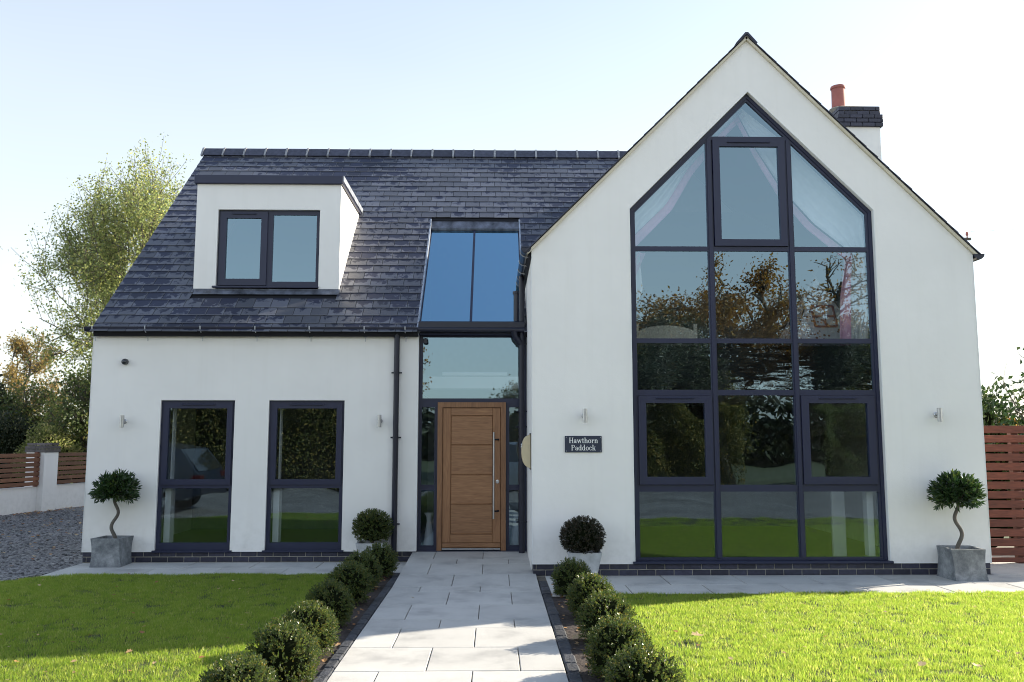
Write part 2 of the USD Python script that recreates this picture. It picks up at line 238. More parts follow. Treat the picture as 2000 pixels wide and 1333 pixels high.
def tube(pts, rad, n=8, cap=True):
    pts = np.asarray(pts, float); rad = np.broadcast_to(rad, len(pts))
    t = np.gradient(pts, axis=0); t /= np.linalg.norm(t, axis=1, keepdims=True) + 1e-12
    ref = np.array([0, 0, 1.0]) if abs(t[0, 2]) < 0.9 else np.array([1.0, 0, 0])
    V = []
    for p, d, r in zip(pts, t, rad):
        a = np.cross(d, ref); a /= np.linalg.norm(a) + 1e-12; b = np.cross(d, a); ref = np.cross(a, d)
        th = np.arange(n) / n * 2 * PI
        V.append(p + r * (np.cos(th)[:, None] * a + np.sin(th)[:, None] * b))
    V = np.concatenate(V); F = []
    i = np.arange(n); j = (i + 1) % n
    for k in range(len(pts) - 1):
        a, b, c, d = k * n + i, k * n + j, (k + 1) * n + j, (k + 1) * n + i
        F += [np.stack([a, c, b], 1), np.stack([a, d, c], 1)]
    if cap:
        V = np.vstack([V, pts[0], pts[-1]]); e = len(V) - 2
        F += [np.stack([np.full(n, e), i, j], 1), np.stack([np.full(n, e + 1), (len(pts) - 1) * n + j, (len(pts) - 1) * n + i], 1)]
    return trimesh.Trimesh(V, np.vstack(F), process=False)
def lathe(prof, n=24, at=(0, 0, 0)):
    m = trimesh.creation.revolve(np.asarray(prof, float), sections=n); m.apply_translation(at); return m
def ball(c, r, s=(1, 1, 1), sub=2):
    m = trimesh.creation.icosphere(subdivisions=sub, radius=r); m.apply_scale(s); m.apply_translation(c); return m
def grid(x0, x1, y0, y1, nx, ny, zf):
    X, Y = np.meshgrid(np.linspace(x0, x1, nx), np.linspace(y0, y1, ny)); Z = zf(X, Y)
    V = np.stack([X.ravel(), Y.ravel(), Z.ravel()], 1); i = np.arange(nx - 1)[None] + nx * np.arange(ny - 1)[:, None]; i = i.ravel()
    return trimesh.Trimesh(V, np.vstack([np.stack([i, i + 1, i + nx + 1], 1), np.stack([i, i + nx + 1, i + nx], 1)]), process=False)

used, origin = {}, {}
def path_for(name, parent):
    base = '/World' if parent is None else str(parent.GetPath())
    k = (base, name); n = used.get(k, 0); used[k] = n + 1
    return f'{base}/{name}' if n == 0 else f'{base}/{name}_{n:03d}'
def obj(name, mesh, mat, parent=None, smooth=False, label=None, uv=None):
    p = path_for(name, parent); o = origin.get(str(parent.GetPath()) if parent else '', np.zeros(3))
    if o.any(): mesh = mesh.copy(); mesh.apply_translation(-o)
    if mat in LEAF and uv is None:                       # one random tone per leaf (4 corners) or per curled leaf (13)
        n = len(mesh.vertices); k = 13 if mat == 'fallen_leaf' else 4
        uv = np.column_stack([np.repeat(np.random.default_rng(n).random(n // k), k), np.zeros(n)])
    pr = usdkit.mesh(stage, p, mesh, M[mat], smooth=smooth, uv=uv).GetPrim()
    origin[p] = o
    if label: pr.SetCustomDataByKey('label', label)
    return pr
def tag(o, label=None, category=None, group=None, kind=None):
    for k, v in (('label', label), ('category', category), ('group', group), ('kind', kind)):
        if v: o.SetCustomDataByKey(k, v)
    return o
def thing(name, label, category, loc=(0, 0, 0), group=None, rotz=0):
    p = path_for(name, None); x = UsdGeom.Xform.Define(stage, p)
    x.AddTranslateOp().Set(Gf.Vec3d(*map(float, loc)))
    if rotz: x.AddRotateZOp().Set(rotz)
    origin[p] = np.array(loc, float)
    return tag(x.GetPrim(), label, category, group)
def dup(src, loc, rotz=0, label=None, scale=1.0, group=None):
    was = src.GetCustomData(); name = src.GetName().rstrip('0123456789').rstrip('_')
    x = UsdGeom.Xform.Define(stage, path_for(name, None)); x.GetPrim().GetReferences().AddInternalReference(src.GetPath())
    x.ClearXformOpOrder(); x = UsdGeom.Xform(x.GetPrim())
    x.AddTranslateOp().Set(Gf.Vec3d(*map(float, loc))); x.AddRotateZOp().Set(float(rotz))
    s = np.broadcast_to(scale, 3); x.AddScaleOp().Set(Gf.Vec3f(*map(float, s)))
    x.GetPrim().SetInstanceable(True)
    return tag(x.GetPrim(), label or was.get('label'), was.get('category'), group or was.get('group'))
def struct(name, mesh, mat, smooth=False): return tag(obj(name, mesh, mat, smooth=smooth), kind='structure')

def leaf_mesh(P, D, L, W, fold=0.25, r=rng):
    """diamond leaves at P pointing along D, slightly folded, none sharing a vertex"""
    n = len(P); D = D / (np.linalg.norm(D, axis=1, keepdims=True) + 1e-9)
    R = r.normal(size=(n, 3)); S = np.cross(D, R); S /= np.linalg.norm(S, axis=1, keepdims=True) + 1e-9; N = np.cross(S, D)
    L = np.broadcast_to(L, n)[:, None]; W = np.broadcast_to(W, n)[:, None]
    a = P; m = P + D * L * 0.45 + N * W * fold; c = P + D * L
    V = np.stack([a, m + S * W / 2, c, m - S * W / 2], 1).reshape(-1, 3)
    k = 4 * np.arange(n)
    return trimesh.Trimesh(V, np.vstack([np.stack([k, k + 1, k + 2], 1), np.stack([k, k + 2, k + 3], 1)]), process=False)
def unit(n, r=rng):
    d = r.normal(size=(n, 3)); return d / np.linalg.norm(d, axis=1, keepdims=True)

# ------------------------------------------------------------------ ground, drive, lawns, paving
struct('ground', grid(-220, 220, -220, 260, 40, 40, lambda X, Y: -0.12 + 0 * X), 'far_field')
drive_poly = unary_union([sbox(-13.5, -19, 16, -5.8), sbox(-30, -19, -8.2, 14), Polygon([(-8.3, -9), (-8.3, 12), (-5.0, 12), (-5.0, 1.6), (-5.66, 1.0), (-6.0, 0.05), (-6.6, -1.2), (-7.4, -3), (-7.6, -9)])])
struct('gravel_drive', XY(drive_poly.buffer(0.01), -0.20, -0.055), 'gravel')
def left_z(X, Y):
    return -0.05 + 0.055 * np.clip((0.75 - Y) / 4.0, 0, 1) - 0.03 * np.clip((-X - 5.0) / 1.5, 0, 1) + 0.02 * (meshkit.fbm(np.stack([X * 0.9, Y * 0.9, 0 * X], -1), 3, 3) - 0.5)
def right_z(X, Y):
    return 0.018 + 0.03 * (meshkit.fbm(np.stack([X * 0.8, Y * 0.8, 0 * X], -1), 3, 5) - 0.5)
left_poly = Polygon([(-1.72, 0.44), (-5.38, 0.50), (-5.66, 0.32), (-6.0, -0.1), (-6.6, -1.2), (-7.3, -3.0), (-6.9, -4.6), (-5.6, -5.5), (-1.72, -6.0)])
right_poly = Polygon([(1.16, -1.33), (9.5, -1.31), (9.5, -7.0), (1.16, -7.3)])
def sheet(poly, zf, step=0.16):
    x0, y0, x1, y1 = poly.bounds
    m = grid(x0, x1, y0, y1, int((x1 - x0) / step) + 2, int((y1 - y0) / step) + 2, zf)
    import shapely
    c = m.vertices[m.faces].mean(1); keep = shapely.contains_xy(poly.buffer(0.03), c[:, 0], c[:, 1])
    m.update_faces(keep); m.remove_unreferenced_vertices(); return m
tag(struct('lawn', sheet(left_poly, left_z), 'lawn', True), label='lawn left of the path, mostly in the shade of the house')
tag(struct('lawn', sheet(right_poly, right_z), 'lawn', True), label='sunny lawn right of the path')
# planting beds beside the path
bedL = struct('planting_bed', grid(-1.76, -1.22, -7.3, 0.43, 8, 90, lambda X, Y: -0.03 + 0.02 * (meshkit.fbm(np.stack([X * 9, Y * 9, 0 * X], -1), 3, 9))), 'soil', True)
bedR = struct('planting_bed', grid(0.60, 1.20, -7.3, -1.02, 8, 90, lambda X, Y: -0.02 + 0.02 * (meshkit.fbm(np.stack([X * 9, Y * 9, 0 * X], -1), 3, 11))), 'soil', True)

# path: granite slabs, the last rows ramp up to the door
def path_h(y): return 0.082 * float(np.clip((y + 0.72) / 2.42, 0, 1))
pth = tag(thing('path', None, None), kind='structure')
obj('path_base', cat([XY(sbox(-1.14, -8.8, 0.515, -0.72), -0.15, -0.012), YZ(Polygon([(-0.72, -0.15), (-0.72, -0.012), (1.70, 0.070), (1.70, -0.15)]), -1.14, 0.515)]), 'joint_sand', pth)
rows = [-8.76, -8.04, -7.67, -6.95, -6.23, -5.86, -5.14 + 0.05, -4.72, -4.35, -3.64, -2.92, -2.55, -1.83, -1.09, -0.72, 0.0, 0.72, 1.09, 1.70]
x0, x1 = -1.147, 0.518
for i in range(len(rows) - 1):
    a, b = rows[i] + 0.003, rows[i + 1] - 0.003
    f = (0.2, 0.6) if (i - 8) % 2 else (0.4, 0.8)
    xs = [x0] + [x0 + q * (x1 - x0) + rng.uniform(-.01, .01) for q in f] + [x1]
    for k in range(3):
        m = CB(xs[k] + 0.004, xs[k + 1] - 0.004, a, b, -0.045, 0.0, 0.004); dz = rng.uniform(-0.0015, 0.0015)
        v = m.vertices; v[:, 2] += np.array([path_h(y) for y in v[:, 1]]) + dz; m.vertices = v
        obj('slab', m, 'granite', pth)
# paving along the house
pvl = tag(thing('paving', None, None), kind='structure', label='strip of grey paving under the left windows')
obj('paving_base', XY(Polygon([(-5.70, 1.60), (-5.70, 0.45), (-1.15, 0.45), (-1.15, 1.60)]), -0.19, -0.053), 'joint_sand', pvl)
def pave(parent, xa, xb, ya, yb, z, off, slope, L=0.60):
    x = xa - off
    while x < xb:
        a, b = max(x, xa) + 0.006, min(x + L, xb) - 0.006
        if b - a > 0.05:
            m = CB(a, b, ya + 0.003, yb - 0.003, z - 0.04, z + rng.uniform(-.0015, .0015), 0.004)
            obj('slab', m, 'granite', parent)
        x += L
pave(pvl, -5.69, -1.15, 1.03, 1.60, -0.045, 0.2, 0, 0.88); pave(pvl, -5.69, -1.15, 0.44, 1.03, -0.045, 0.55, 0, 0.88)
pvr = tag(thing('paving', None, None), kind='structure', label='strip of grey paving under the tall gable window')
obj('paving_base', cat([XY(sbox(0.53, -1.36, 9.4, -0.02), -0.19, -0.008), XY(sbox(6.16, 0.0, 9.4, 4.0), -0.19, -0.008)]), 'joint_sand', pvr)
for j, (ya, yb, off) in enumerate([(-0.67, 0.012, 0.35), (-1.36, -0.67, 0.0)]): pave(pvr, 0.62, 9.4, ya, yb, 0.0, off, 0, 0.88)
for j in range(4): pave(pvr, 6.16, 9.4, 0.012 + j * 0.6, 0.612 + j * 0.6, 0.0, 0.35 * (j % 2), 0, 0.88)
# dark granite setts edging the path
for side, (xa, xb, lab) in enumerate([(-1.238, -1.153, 'row of dark granite setts along the left edge of the path'), (0.524, 0.618, 'row of dark granite setts along the right edge of the path')]):
    k = thing('sett_edging', lab, 'edging', ((xa + xb) / 2, -4, 0))
    y = -8.7; yend = 0.44 if side == 0 else -0.32
    while y < yend:
        L = rng.uniform(0.19, 0.25); a = y + 0.006; b = min(y + L, yend) - 0.004
        if b - a > 0.05:
            z = 0.002 + rng.uniform(-.004, .006) - (0.018 if side == 0 and y > 0 else 0)
            m = CB(xa + rng.uniform(-.006, .004), xb + rng.uniform(-.004, .006), a, b, -0.12, z, 0.012)
            m = m.subdivide(); v = m.vertices; v = v + 0.006 * (np.stack([meshkit.noise(v * 30, s) for s in (1, 2, 3)], 1) - 0.5); m.vertices = v
            obj('sett', m, 'sett', k)
        y += L

# ------------------------------------------------------------------ the house
YL = 1.64            # front face of the left block; the gable's front face is y = 0
house = thing('house', 'white rendered house with slate roof, dormer and tall glazed gable', 'house', (0, 0, 0))
def rz(y): return 3.20 + 0.9276 * (y - 1.50)          # the main roof's slope
RIDGE_Y, RIDGE_Z = 5.92, 7.30
ux, us, un = np.array([1, 0, 0.0]), np.array([0, 1, 0.9276]) / math.hypot(1, 0.9276), np.array([0, -0.9276, 1]) / math.hypot(1, 0.9276)
O = np.array([0, 1.50, 3.20]); SL = math.hypot(RIDGE_Y - 1.5, RIDGE_Z - 3.2)
def onroof(m):
    v = m.vertices; m.vertices = O + v[:, :1] * ux + v[:, 1:2] * us + v[:, 2:3] * un; return m
def s_of_z(z): return (z - 3.2) / (RIDGE_Z - 3.2) * SL

win1, win2 = sbox(-4.735, 0.10, -3.69, 2.208), sbox(-3.207, 0.10, -2.135, 2.208)
wl = Polygon([(-5.735, 0.098), (-1.09, 0.098), (-1.09, 3.155), (-5.735, 3.155)]).difference(win1).difference(win2)
obj('wall', XZ(wl, YL, YL + 0.30), 'render', house)
# base chamfers under the window corners and the bead line at the foot
obj('base_bead', cat([B(a, b, YL - 0.006, YL + 0.004, 0.094, 0.104) for a, b in ((-5.735, -4.74), (-3.685, -3.212), (-2.13, -1.09))]), 'white_paint', house)
wedge = Polygon([(YL + 0.302, 0.09), (YL + 0.302, 3.155), (RIDGE_Y, RIDGE_Z - 0.12), (10.2, 3.3), (10.2, 0.0), (YL + 0.302, 0.0)])
obj('wall', YZ(wedge, -5.735, -5.46), 'render', house)
obj('wall', XZ(sbox(-5.46, -0.05, 6.131, 3.9).difference(sbox(1.6, 0.9, 3.4, 2.1)), 10.0, 10.2), 'render', house)

GA = (3.295, 6.90)                                    # top of the gable wall
gout = Polygon([(0.47, 0.143), (6.131, 0.143), (6.131, 4.015), (GA[0], GA[1] - 0.045), (0.47, 4.055)])
gwin = Polygon([(1.730, 0.13), (4.875, 0.13), (4.875, 4.586), (3.297, 6.160), (1.730, 4.590)])
obj('wall', XZ(gout.difference(gwin), 0, 0.30), 'render', house)
obj('base_bead', cat([B(a, b, -0.006, 0.004, 0.139, 0.149) for a, b in ((0.47, 1.73), (4.875, 6.131))]), 'white_paint', house)
obj('wall', cat([YZ(Polygon([(0.302, 0.0), (0.302, 4.02), (5.5, 4.02), (5.5, 0.0)]), 0.47, 0.77)]), 'render', house)
obj('wall', YZ(Polygon([(0.302, 0.0), (0.302, 4.0), (10.0, 4.0), (10.0, 0.0)]), 5.831, 6.131), 'render', house)
# thin shadow-gap lines where the corner bead stands proud
for b_ in ((0.4685, 0.476, -0.004, 0.004, 0.143, 4.05), (6.1255, 6.133, -0.004, 0.004, 0.143, 4.0), (-5.737, -5.730, YL - 0.004, YL + 0.004, 0.098, 3.15), (-1.097, -1.088, YL - 0.004, YL + 0.003, 0.098, 3.15)): obj('corner_bead', B(*b_), 'white_paint', house)
# render stop bead and reveal edge round the gable opening
for nm, p in (('window_bead', gwin),):
    ring = p.buffer(0.008, join_style=2).difference(p.buffer(0.001, join_style=2)).intersection(sbox(0, 0.145, 9, 9))
    obj(nm, XZ(ring, -0.004, 0.02), 'white_paint', house)

# brick plinths
def plinth(xa, xb, y, zc, off, name):
    pl = obj(name, B(xa + 0.012, xb - 0.012, y + 0.018, y + 0.28, zc[0] - 0.1, zc[-1] + 0.075), 'mortar', house)
    for j, z in enumerate(zc):
        x = xa - (off + 0.1125 * j) % 0.225
        while x < xb:
            a, b = max(x, xa + 0.01), min(x + 0.215, xb - 0.01)
            if b - a > 0.02:
                obj('brick', CB(a, b, y + 0.010 + rng.uniform(0, .003), y + 0.10, z, z + 0.0645, 0.004), 'brick_blue', pl)
            x += 0.225
plinth(-5.735, -1.09, YL, (-0.045, 0.030), 0.16, 'plinth')
plinth(0.47, 6.131, 0.0, (0.0, 0.075), 0.06, 'plinth')
for j, z in enumerate((0.0, 0.075)):
    y = 0.112 + (0.1125 if j else 0)
    if j: obj('brick', CB(0.482, 0.58, 0.112, 0.215, z, z + 0.0645, 0.004), 'brick_blue', house)
    while y < 1.6:
        obj('brick', CB(0.482, 0.58, y, min(y + 0.215, 1.62), z, z + 0.0645, 0.004), 'brick_blue', house); y += 0.225
obj('plinth', B(0.49, 0.60, 0.30, 1.62, -0.05, 0.141), 'mortar', house)

# ---- main roof
SKY_X0, SKY_X1, SKY_S1 = -1.10, 0.43, s_of_z(5.45)
deck = Polygon([(-5.70, 0.0), (6.0, 0.0), (6.0, SL), (-5.70, SL)]).difference(sbox(SKY_X0, -1, SKY_X1, SKY_S1)).difference(sbox(0.5, -1, 7, s_of_z(4.0)))
m = trimesh.creation.extrude_polygon(deck, 0.10, engine='earcut'); m.apply_translation([0, 0, -0.115])
roof = obj('roof', onroof(m), 'roof_felt', house)
back = np.array([[-5.70, RIDGE_Y, RIDGE_Z], [6.0, RIDGE_Y, RIDGE_Z], [6.0, 10.5, 3.05], [-5.70, 10.5, 3.05]])
obj('roof', trimesh.Trimesh(np.vstack([back, back - [0, 0, 0.12]]), [[0, 1, 2], [0, 2, 3], [4, 6, 5], [4, 7, 6], [0, 3, 7], [0, 7, 4], [1, 5, 6], [1, 6, 2]]), 'ridge_clay', house)
G = 0.2015; nrow = int(SL / G)
DX0, DX1, DY, DZ0, DZT = -4.565, -2.365, 2.25, 3.925, 5.555
slates, cuts = [], []
for r in range(nrow + 1):
    s0 = r * G - 0.045; s1 = min(s0 + G + 0.05, SL - 0.0)
    if s1 - s0 < 0.06: continue
    zc = 3.2 + (s0 + G / 2) / SL * (RIDGE_Z - 3.2); ymid = 1.5 + (s0 + G / 2) / SL * (RIDGE_Y - 1.5)
    x = -5.715 - (0.127 if r % 2 else 0.0); xmax = GA[0] - (6.93 - zc) / 0.995 + 0.10
    if zc < 4.0: xmax = 0.47
    while x < xmax:
        w = 0.254 + rng.uniform(-.004, .004)
        spans = [(max(x, -5.715), min(x + w - 0.009, xmax))]
        def cut(spans, a, b):
            o = []
            for p, q in spans:
                if q <= a or p >= b: o.append((p, q)); continue
                if p < a: o.append((p, a))
                if q > b: o.append((b, q))
            return o
        if s0 < SKY_S1 - 0.03: spans = cut(spans, SKY_X0, SKY_X1)
        if DY - 0.16 < ymid and zc < DZT + 0.02: spans = cut(spans, DX0 + 0.01, DX1 - 0.01)
        for a, b in spans:
            if b - a > 0.03:
                tl = rng.uniform(-.0018, .0018)
                v = [(a, s0, 0.013 + tl), (b, s0, 0.013 - tl), (b, s1, 0.001), (a, s1, 0.001)]
                v = np.array(v + [(p[0], p[1], p[2] - 0.0075) for p in v]); v[:2, 1] += rng.uniform(-.004, .004); v[4:6, 1] = v[:2, 1]
                slates.append(onroof(trimesh.Trimesh(v, [[0, 1, 2], [0, 2, 3], [4, 5, 1], [4, 1, 0], [5, 6, 2], [5, 2, 1], [7, 4, 0], [7, 0, 3], [6, 7, 3], [6, 3, 2]], process=False)))
        x += w
SUV = np.array([(0.005, 0), (0.995, 0), (0.995, 1), (0.005, 1)] * 2, float)
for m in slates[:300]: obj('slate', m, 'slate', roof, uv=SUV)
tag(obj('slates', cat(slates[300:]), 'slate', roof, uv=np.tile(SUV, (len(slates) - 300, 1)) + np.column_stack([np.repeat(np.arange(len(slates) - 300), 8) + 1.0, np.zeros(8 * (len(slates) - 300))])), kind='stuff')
# ridge tiles with paler collars
x = -5.75; k = 0
while x < 2.9:
    L = 0.41
    prof = Polygon([(-0.165, -0.150), (-0.152, -0.158), (-0.04, -0.03), (0.04, -0.03), (0.152, -0.158), (0.165, -0.150), (0.062, 0.012), (0.022, 0.034), (-0.022, 0.034), (-0.062, 0.012)])
    t = YZ(prof, x, x + L - 0.004); t.apply_translation([0, RIDGE_Y, RIDGE_Z + 0.05])
    tl = obj('ridge_tile', t, 'ridge_clay', house)
    c = YZ(prof.buffer(0.015, join_style=2), x - 0.010, x + 0.020 + rng.uniform(0, .008)); c.apply_translation([0, RIDGE_Y, RIDGE_Z + 0.05])
    obj('collar', c, 'collar_mortar', tl)
    x += L
# verge of the left end: undercloak and barge
m = trimesh.creation.extrude_polygon(sbox(-5.712, 0.05, -5.66, SL), 0.03, engine='earcut'); m.apply_translation([0, 0, -0.145]); obj('verge', onroof(m), 'cream', house)

# ---- gable roof
gs = math.atan2(1, 1.0); g_un = {-1: np.array([-1, 0, 1]) / math.sqrt(2), 1: np.array([1, 0, 1]) / math.sqrt(2)}
for sd in (-1, 1):
    eave = np.array([3.295 + sd * 2.90, 0, 6.915 - 2.90]); top = np.array([3.295, 0, 6.915]); d = (top - eave); Ls = np.linalg.norm(d); d /= Ls; n = g_un[sd]
    def plane(a0, a1, y0, y1, t0, t1, s=d, e=eave, n=n):
        V = np.array([e + s * a + np.array([0, y, 0]) + n * t for a in (a0, a1) for y in (y0, y1) for t in (t0, t1)])
        return trimesh.convex.convex_hull(V)
    yend = 5.6 if sd < 0 else 9.9
    rf = obj('roof', plane(0, Ls, 0.02, yend, -0.10, -0.004), 'roof_felt', house)
    obj('verge', plane(0.0, Ls, -0.035, 0.30, -0.040, -0.012), 'cream', house)
    nr = int(Ls / 0.2)
    rest = []
    for r in range(nr + 1):
        a0 = r * 0.2 - 0.03; a1 = min(a0 + 0.26, Ls + 0.005)
        if a1 - a0 < 0.05: continue
        V = np.array([eave + d * a + np.array([0, y, 0]) + n * t for a, ts in ((a0, (0.002, 0.011)), (a1, (-0.006, 0.002))) for y in (-0.052 + rng.uniform(-.005, .005), 0.25 if r % 2 else 0.13) for t in ts])
        obj('slate', trimesh.convex.convex_hull(V), 'ridge_clay', rf)
        V = np.array([eave + d * a + np.array([0, y, 0]) + n * t for a, ts in ((a0, (0.002, 0.011)), (a1, (-0.006, 0.002))) for y in (0.255 if r % 2 else 0.135, yend) for t in ts])
        rest.append(trimesh.convex.convex_hull(V))
    tag(obj('slates', cat(rest), 'ridge_clay', rf), kind='stuff')
for k in range(14):
    t = YZ(Polygon([(-0.14, -0.12), (-0.13, -0.13), (0, 0.0), (0.13, -0.13), (0.14, -0.12), (0.02, 0.02), (-0.02, 0.02)]), 0, 0.405)
    v = t.vertices; t.vertices = np.stack([3.295 + v[:, 1], -0.055 + 0.41 * k + v[:, 0], 6.93 + v[:, 2]], 1)
    obj('ridge_tile', t, 'ridge_clay', house)

# ---- chimney
CX0, CX1, CY0, CY1 = 6.245, 6.975, 4.20, 4.85
ch = obj('chimney', B(CX0, CX1, CY0, CY1, -0.05, 7.28), 'render', house)
core = obj('mortar_core', B(CX0 + 0.012, CX1 - 0.012, CY0 + 0.012, CY1 - 0.012, 7.28, 7.665), 'mortar', ch)
for j in range(5):
    gx = 0.045 if j < 3 else 0.012
    xa, xb, ya, yb, z = CX0 - gx, CX1 + gx, CY0 - gx, CY1 + gx, 7.282 + j * 0.077
    for fy, (p, q) in ((0, (ya, ya + 0.1)), (1, (yb - 0.1, yb))):
        x = xa - (0.1125 if j % 2 else 0)
        while x < xb:
            a, b = max(x, xa), min(x + 0.215, xb)
            if b - a > 0.03: obj('brick', CB(a, b, p, q, z, z + 0.067, 0.004), 'brick_blue', ch)
            x += 0.225
    for p, q in ((xa, xa + 0.1), (xb - 0.1, xb)):
        y = ya + 0.105 - (0.1125 if j % 2 else 0)
        while y < yb - 0.105:
            a, b = max(y, ya + 0.105), min(y + 0.215, yb - 0.105)
            if b - a > 0.03: obj('brick', CB(p, q, a, b, z, z + 0.067, 0.004), 'brick_blue', ch)
            y += 0.225
cm = trimesh.convex.convex_hull(np.array([(x, y, z) for x, y, z in [(CX0, CY0, 7.667), (CX1, CY0, 7.667), (CX1, CY1, 7.667), (CX0, CY1, 7.667)]] + [(6.37 + 0.17 * math.cos(t), 4.52 + .17 * math.sin(t), 7.735) for t in np.linspace(0, 2 * PI, 13)]))
obj('mortar_cap', cm, 'mortar', ch)
obj('chimney_pot', lathe([(0.0, 0.0), (0.128, 0.0), (0.122, 0.1), (0.118, 0.40), (0.132, 0.405), (0.136, 0.43), (0.128, 0.455), (0.105, 0.455), (0.10, 0.1), (0, 0.1)], 28, (6.37, 4.52, 7.715)), 'terracotta', ch, smooth=35)

# ---- added unseen rear wing, sized to shade the boundary wall and gravel
obj('wall', B(-5.40, 0.0, 10.21, 17.5, -0.05, 4.25), 'render', house)
obj('roof', XZ(Polygon([(-5.6, 4.256), (0.2, 4.256), (-2.7, 6.3)]), 10.21, 17.6), 'ridge_clay', house)

# ---- gutters and pipes
def gutter_prof(r=0.062):
    o = [(r * math.cos(t), r * math.sin(t)) for t in np.linspace(PI, 2 * PI, 14)]; i = [((r - .006) * math.cos(t), (r - .006) * math.sin(t)) for t in np.linspace(2 * PI, PI, 14)]
    return Polygon(o + [(r, 0.010), (r - .006, .010)] + i[0:] + [(-r + .006, 0.010), (-r, 0.010)])
GP = gutter_prof(); gzm = 3.235; gym = 1.555
g = YZ(GP, -5.81, -1.075); g.apply_translation([0, gym, gzm])
ends = [YZ(Polygon([(0.064 * math.cos(t), 0.064 * math.sin(t)) for t in np.linspace(PI, 2 * PI, 16)]), x, x + 0.012) for x in (-5.815, -1.08)]
for e in ends: e.apply_translation([0, gym, gzm + 0.008])
gut = obj('gutter', cat([g] + ends), 'black_plastic', house, smooth=40)
obj('fascia', B(-5.735, -1.09, YL - 0.016, YL - 0.002, 3.125, 3.205), 'black_plastic', house)
for x in (-5.696, -4.955, -4.176, -3.402, -2.633, -1.854, -1.273):
    y = gym - 0.07
    arc = [(x, gym + 0.069 * math.cos(t), gzm + 0.069 * math.sin(t)) for t in np.linspace(PI, 1.55 * PI, 8)]
    hk = [tube([(x, y, gzm + 0.02)] + arc, 0.008, 6), tube([(x, gym - 0.01, gzm - 0.065), (x + 0.004, YL - 0.035, gzm - 0.10), (x + 0.003, YL - 0.03, gzm - 0.185)], 0.0065, 6), tube([(x - 0.026, YL - 0.034, gzm - 0.123), (x + 0.028, YL - 0.034, gzm - 0.116)], 0.0065, 6), ball((x + .004, YL - .034, gzm - .12), 0.009, sub=1)]
    obj('bracket', cat(hk), 'galvanised', gut)
def downpipe(x, y, z0, z1, r, clips, parent=house):
    p = obj('downpipe', tube([(x, y, z0), (x, y, z1)], r, 18), 'black_plastic', parent, smooth=40)
    for z in clips:
        obj('clip', cat([tube([(x, y, z - 0.014), (x, y, z + 0.014)], r + 0.005, 18), B(x - r - 0.035, x + r + 0.035, y + 0.01, y + 0.026, z - 0.010, z + 0.010), ball((x - r - .026, y + .006, z), .009, sub=1), ball((x + r + .026, y + .006, z), .009, sub=1)]), 'black_plastic', p)
    return p
downpipe(-1.395, YL - 0.056, -0.03, 3.20, 0.040, (2.60, 1.68, 0.475))
# gutter on the gable's left eave, running back to the valley
g2 = trimesh.creation.extrude_polygon(GP, 2.85, engine='earcut'); v = g2.vertices; g2.vertices = np.stack([0.398 + v[:, 0], -0.03 + v[:, 2], 4.055 + v[:, 1]], 1)
e2 = XZ(Polygon([(0.398 + 0.066 * math.cos(t), 4.063 + 0.066 * math.sin(t)) for t in np.linspace(PI, 2 * PI, 16)]), -0.04, -0.028)
gut2 = obj('gutter', cat([g2, e2]), 'black_plastic', house, smooth=40)
for y in (0.16, 0.72, 1.28, 1.84, 2.3):
    obj('bracket', cat([tube([(0.398 + .068 * math.cos(t), y, 4.055 + .068 * math.sin(t)) for t in np.linspace(PI, 2 * PI, 10)], 0.005, 6), tube([(0.398, y, 3.985), (0.47, y, 3.975)], 0.0055, 6)]), 'galvanised', gut2)
downpipe(0.392, 1.585, 0.02, 4.01, 0.041, (3.02, 2.05, 1.83, 0.50))
obj('downpipe', cat([tube([(0.33, 1.70, 3.36), (0.33, 1.70, 3.78)], 0.052, 14), tube([(0.33, 1.70, 3.76), (0.33, 1.70, 3.80)], 0.064, 14)]), 'black_plastic', house, smooth=40)
# gutter on the right eave, seen end on
g3 = trimesh.creation.extrude_polygon(GP, 5, engine='earcut'); v = g3.vertices; g3.vertices = np.stack([6.20 + v[:, 0], -0.03 + v[:, 2], 4.00 + v[:, 1]], 1)
e3 = XZ(Polygon([(6.20 + 0.066 * math.cos(t), 4.008 + 0.066 * math.sin(t)) for t in np.linspace(PI, 2 * PI, 16)]), -0.04, -0.028)
obj('gutter', cat([g3, e3]), 'black_plastic', house, smooth=40)
# box gutter over the entrance
obj('gutter', cat([CB(-1.088, 0.44, 1.50, 1.60, 3.225, 3.335, 0.012), B(-1.088, 0.46, 1.60, 1.75, 3.17, 3.33), tube([(-1.085, 1.515, 3.215), (0.44, 1.515, 3.215)], 0.035, 12), tube([(0.28, 1.52, 3.20), (0.30, 1.53, 3.12), (0.35, 1.56, 3.06), (0.39, 1.585, 3.02)], 0.045, 12)]), 'black_plastic', house, smooth=40)

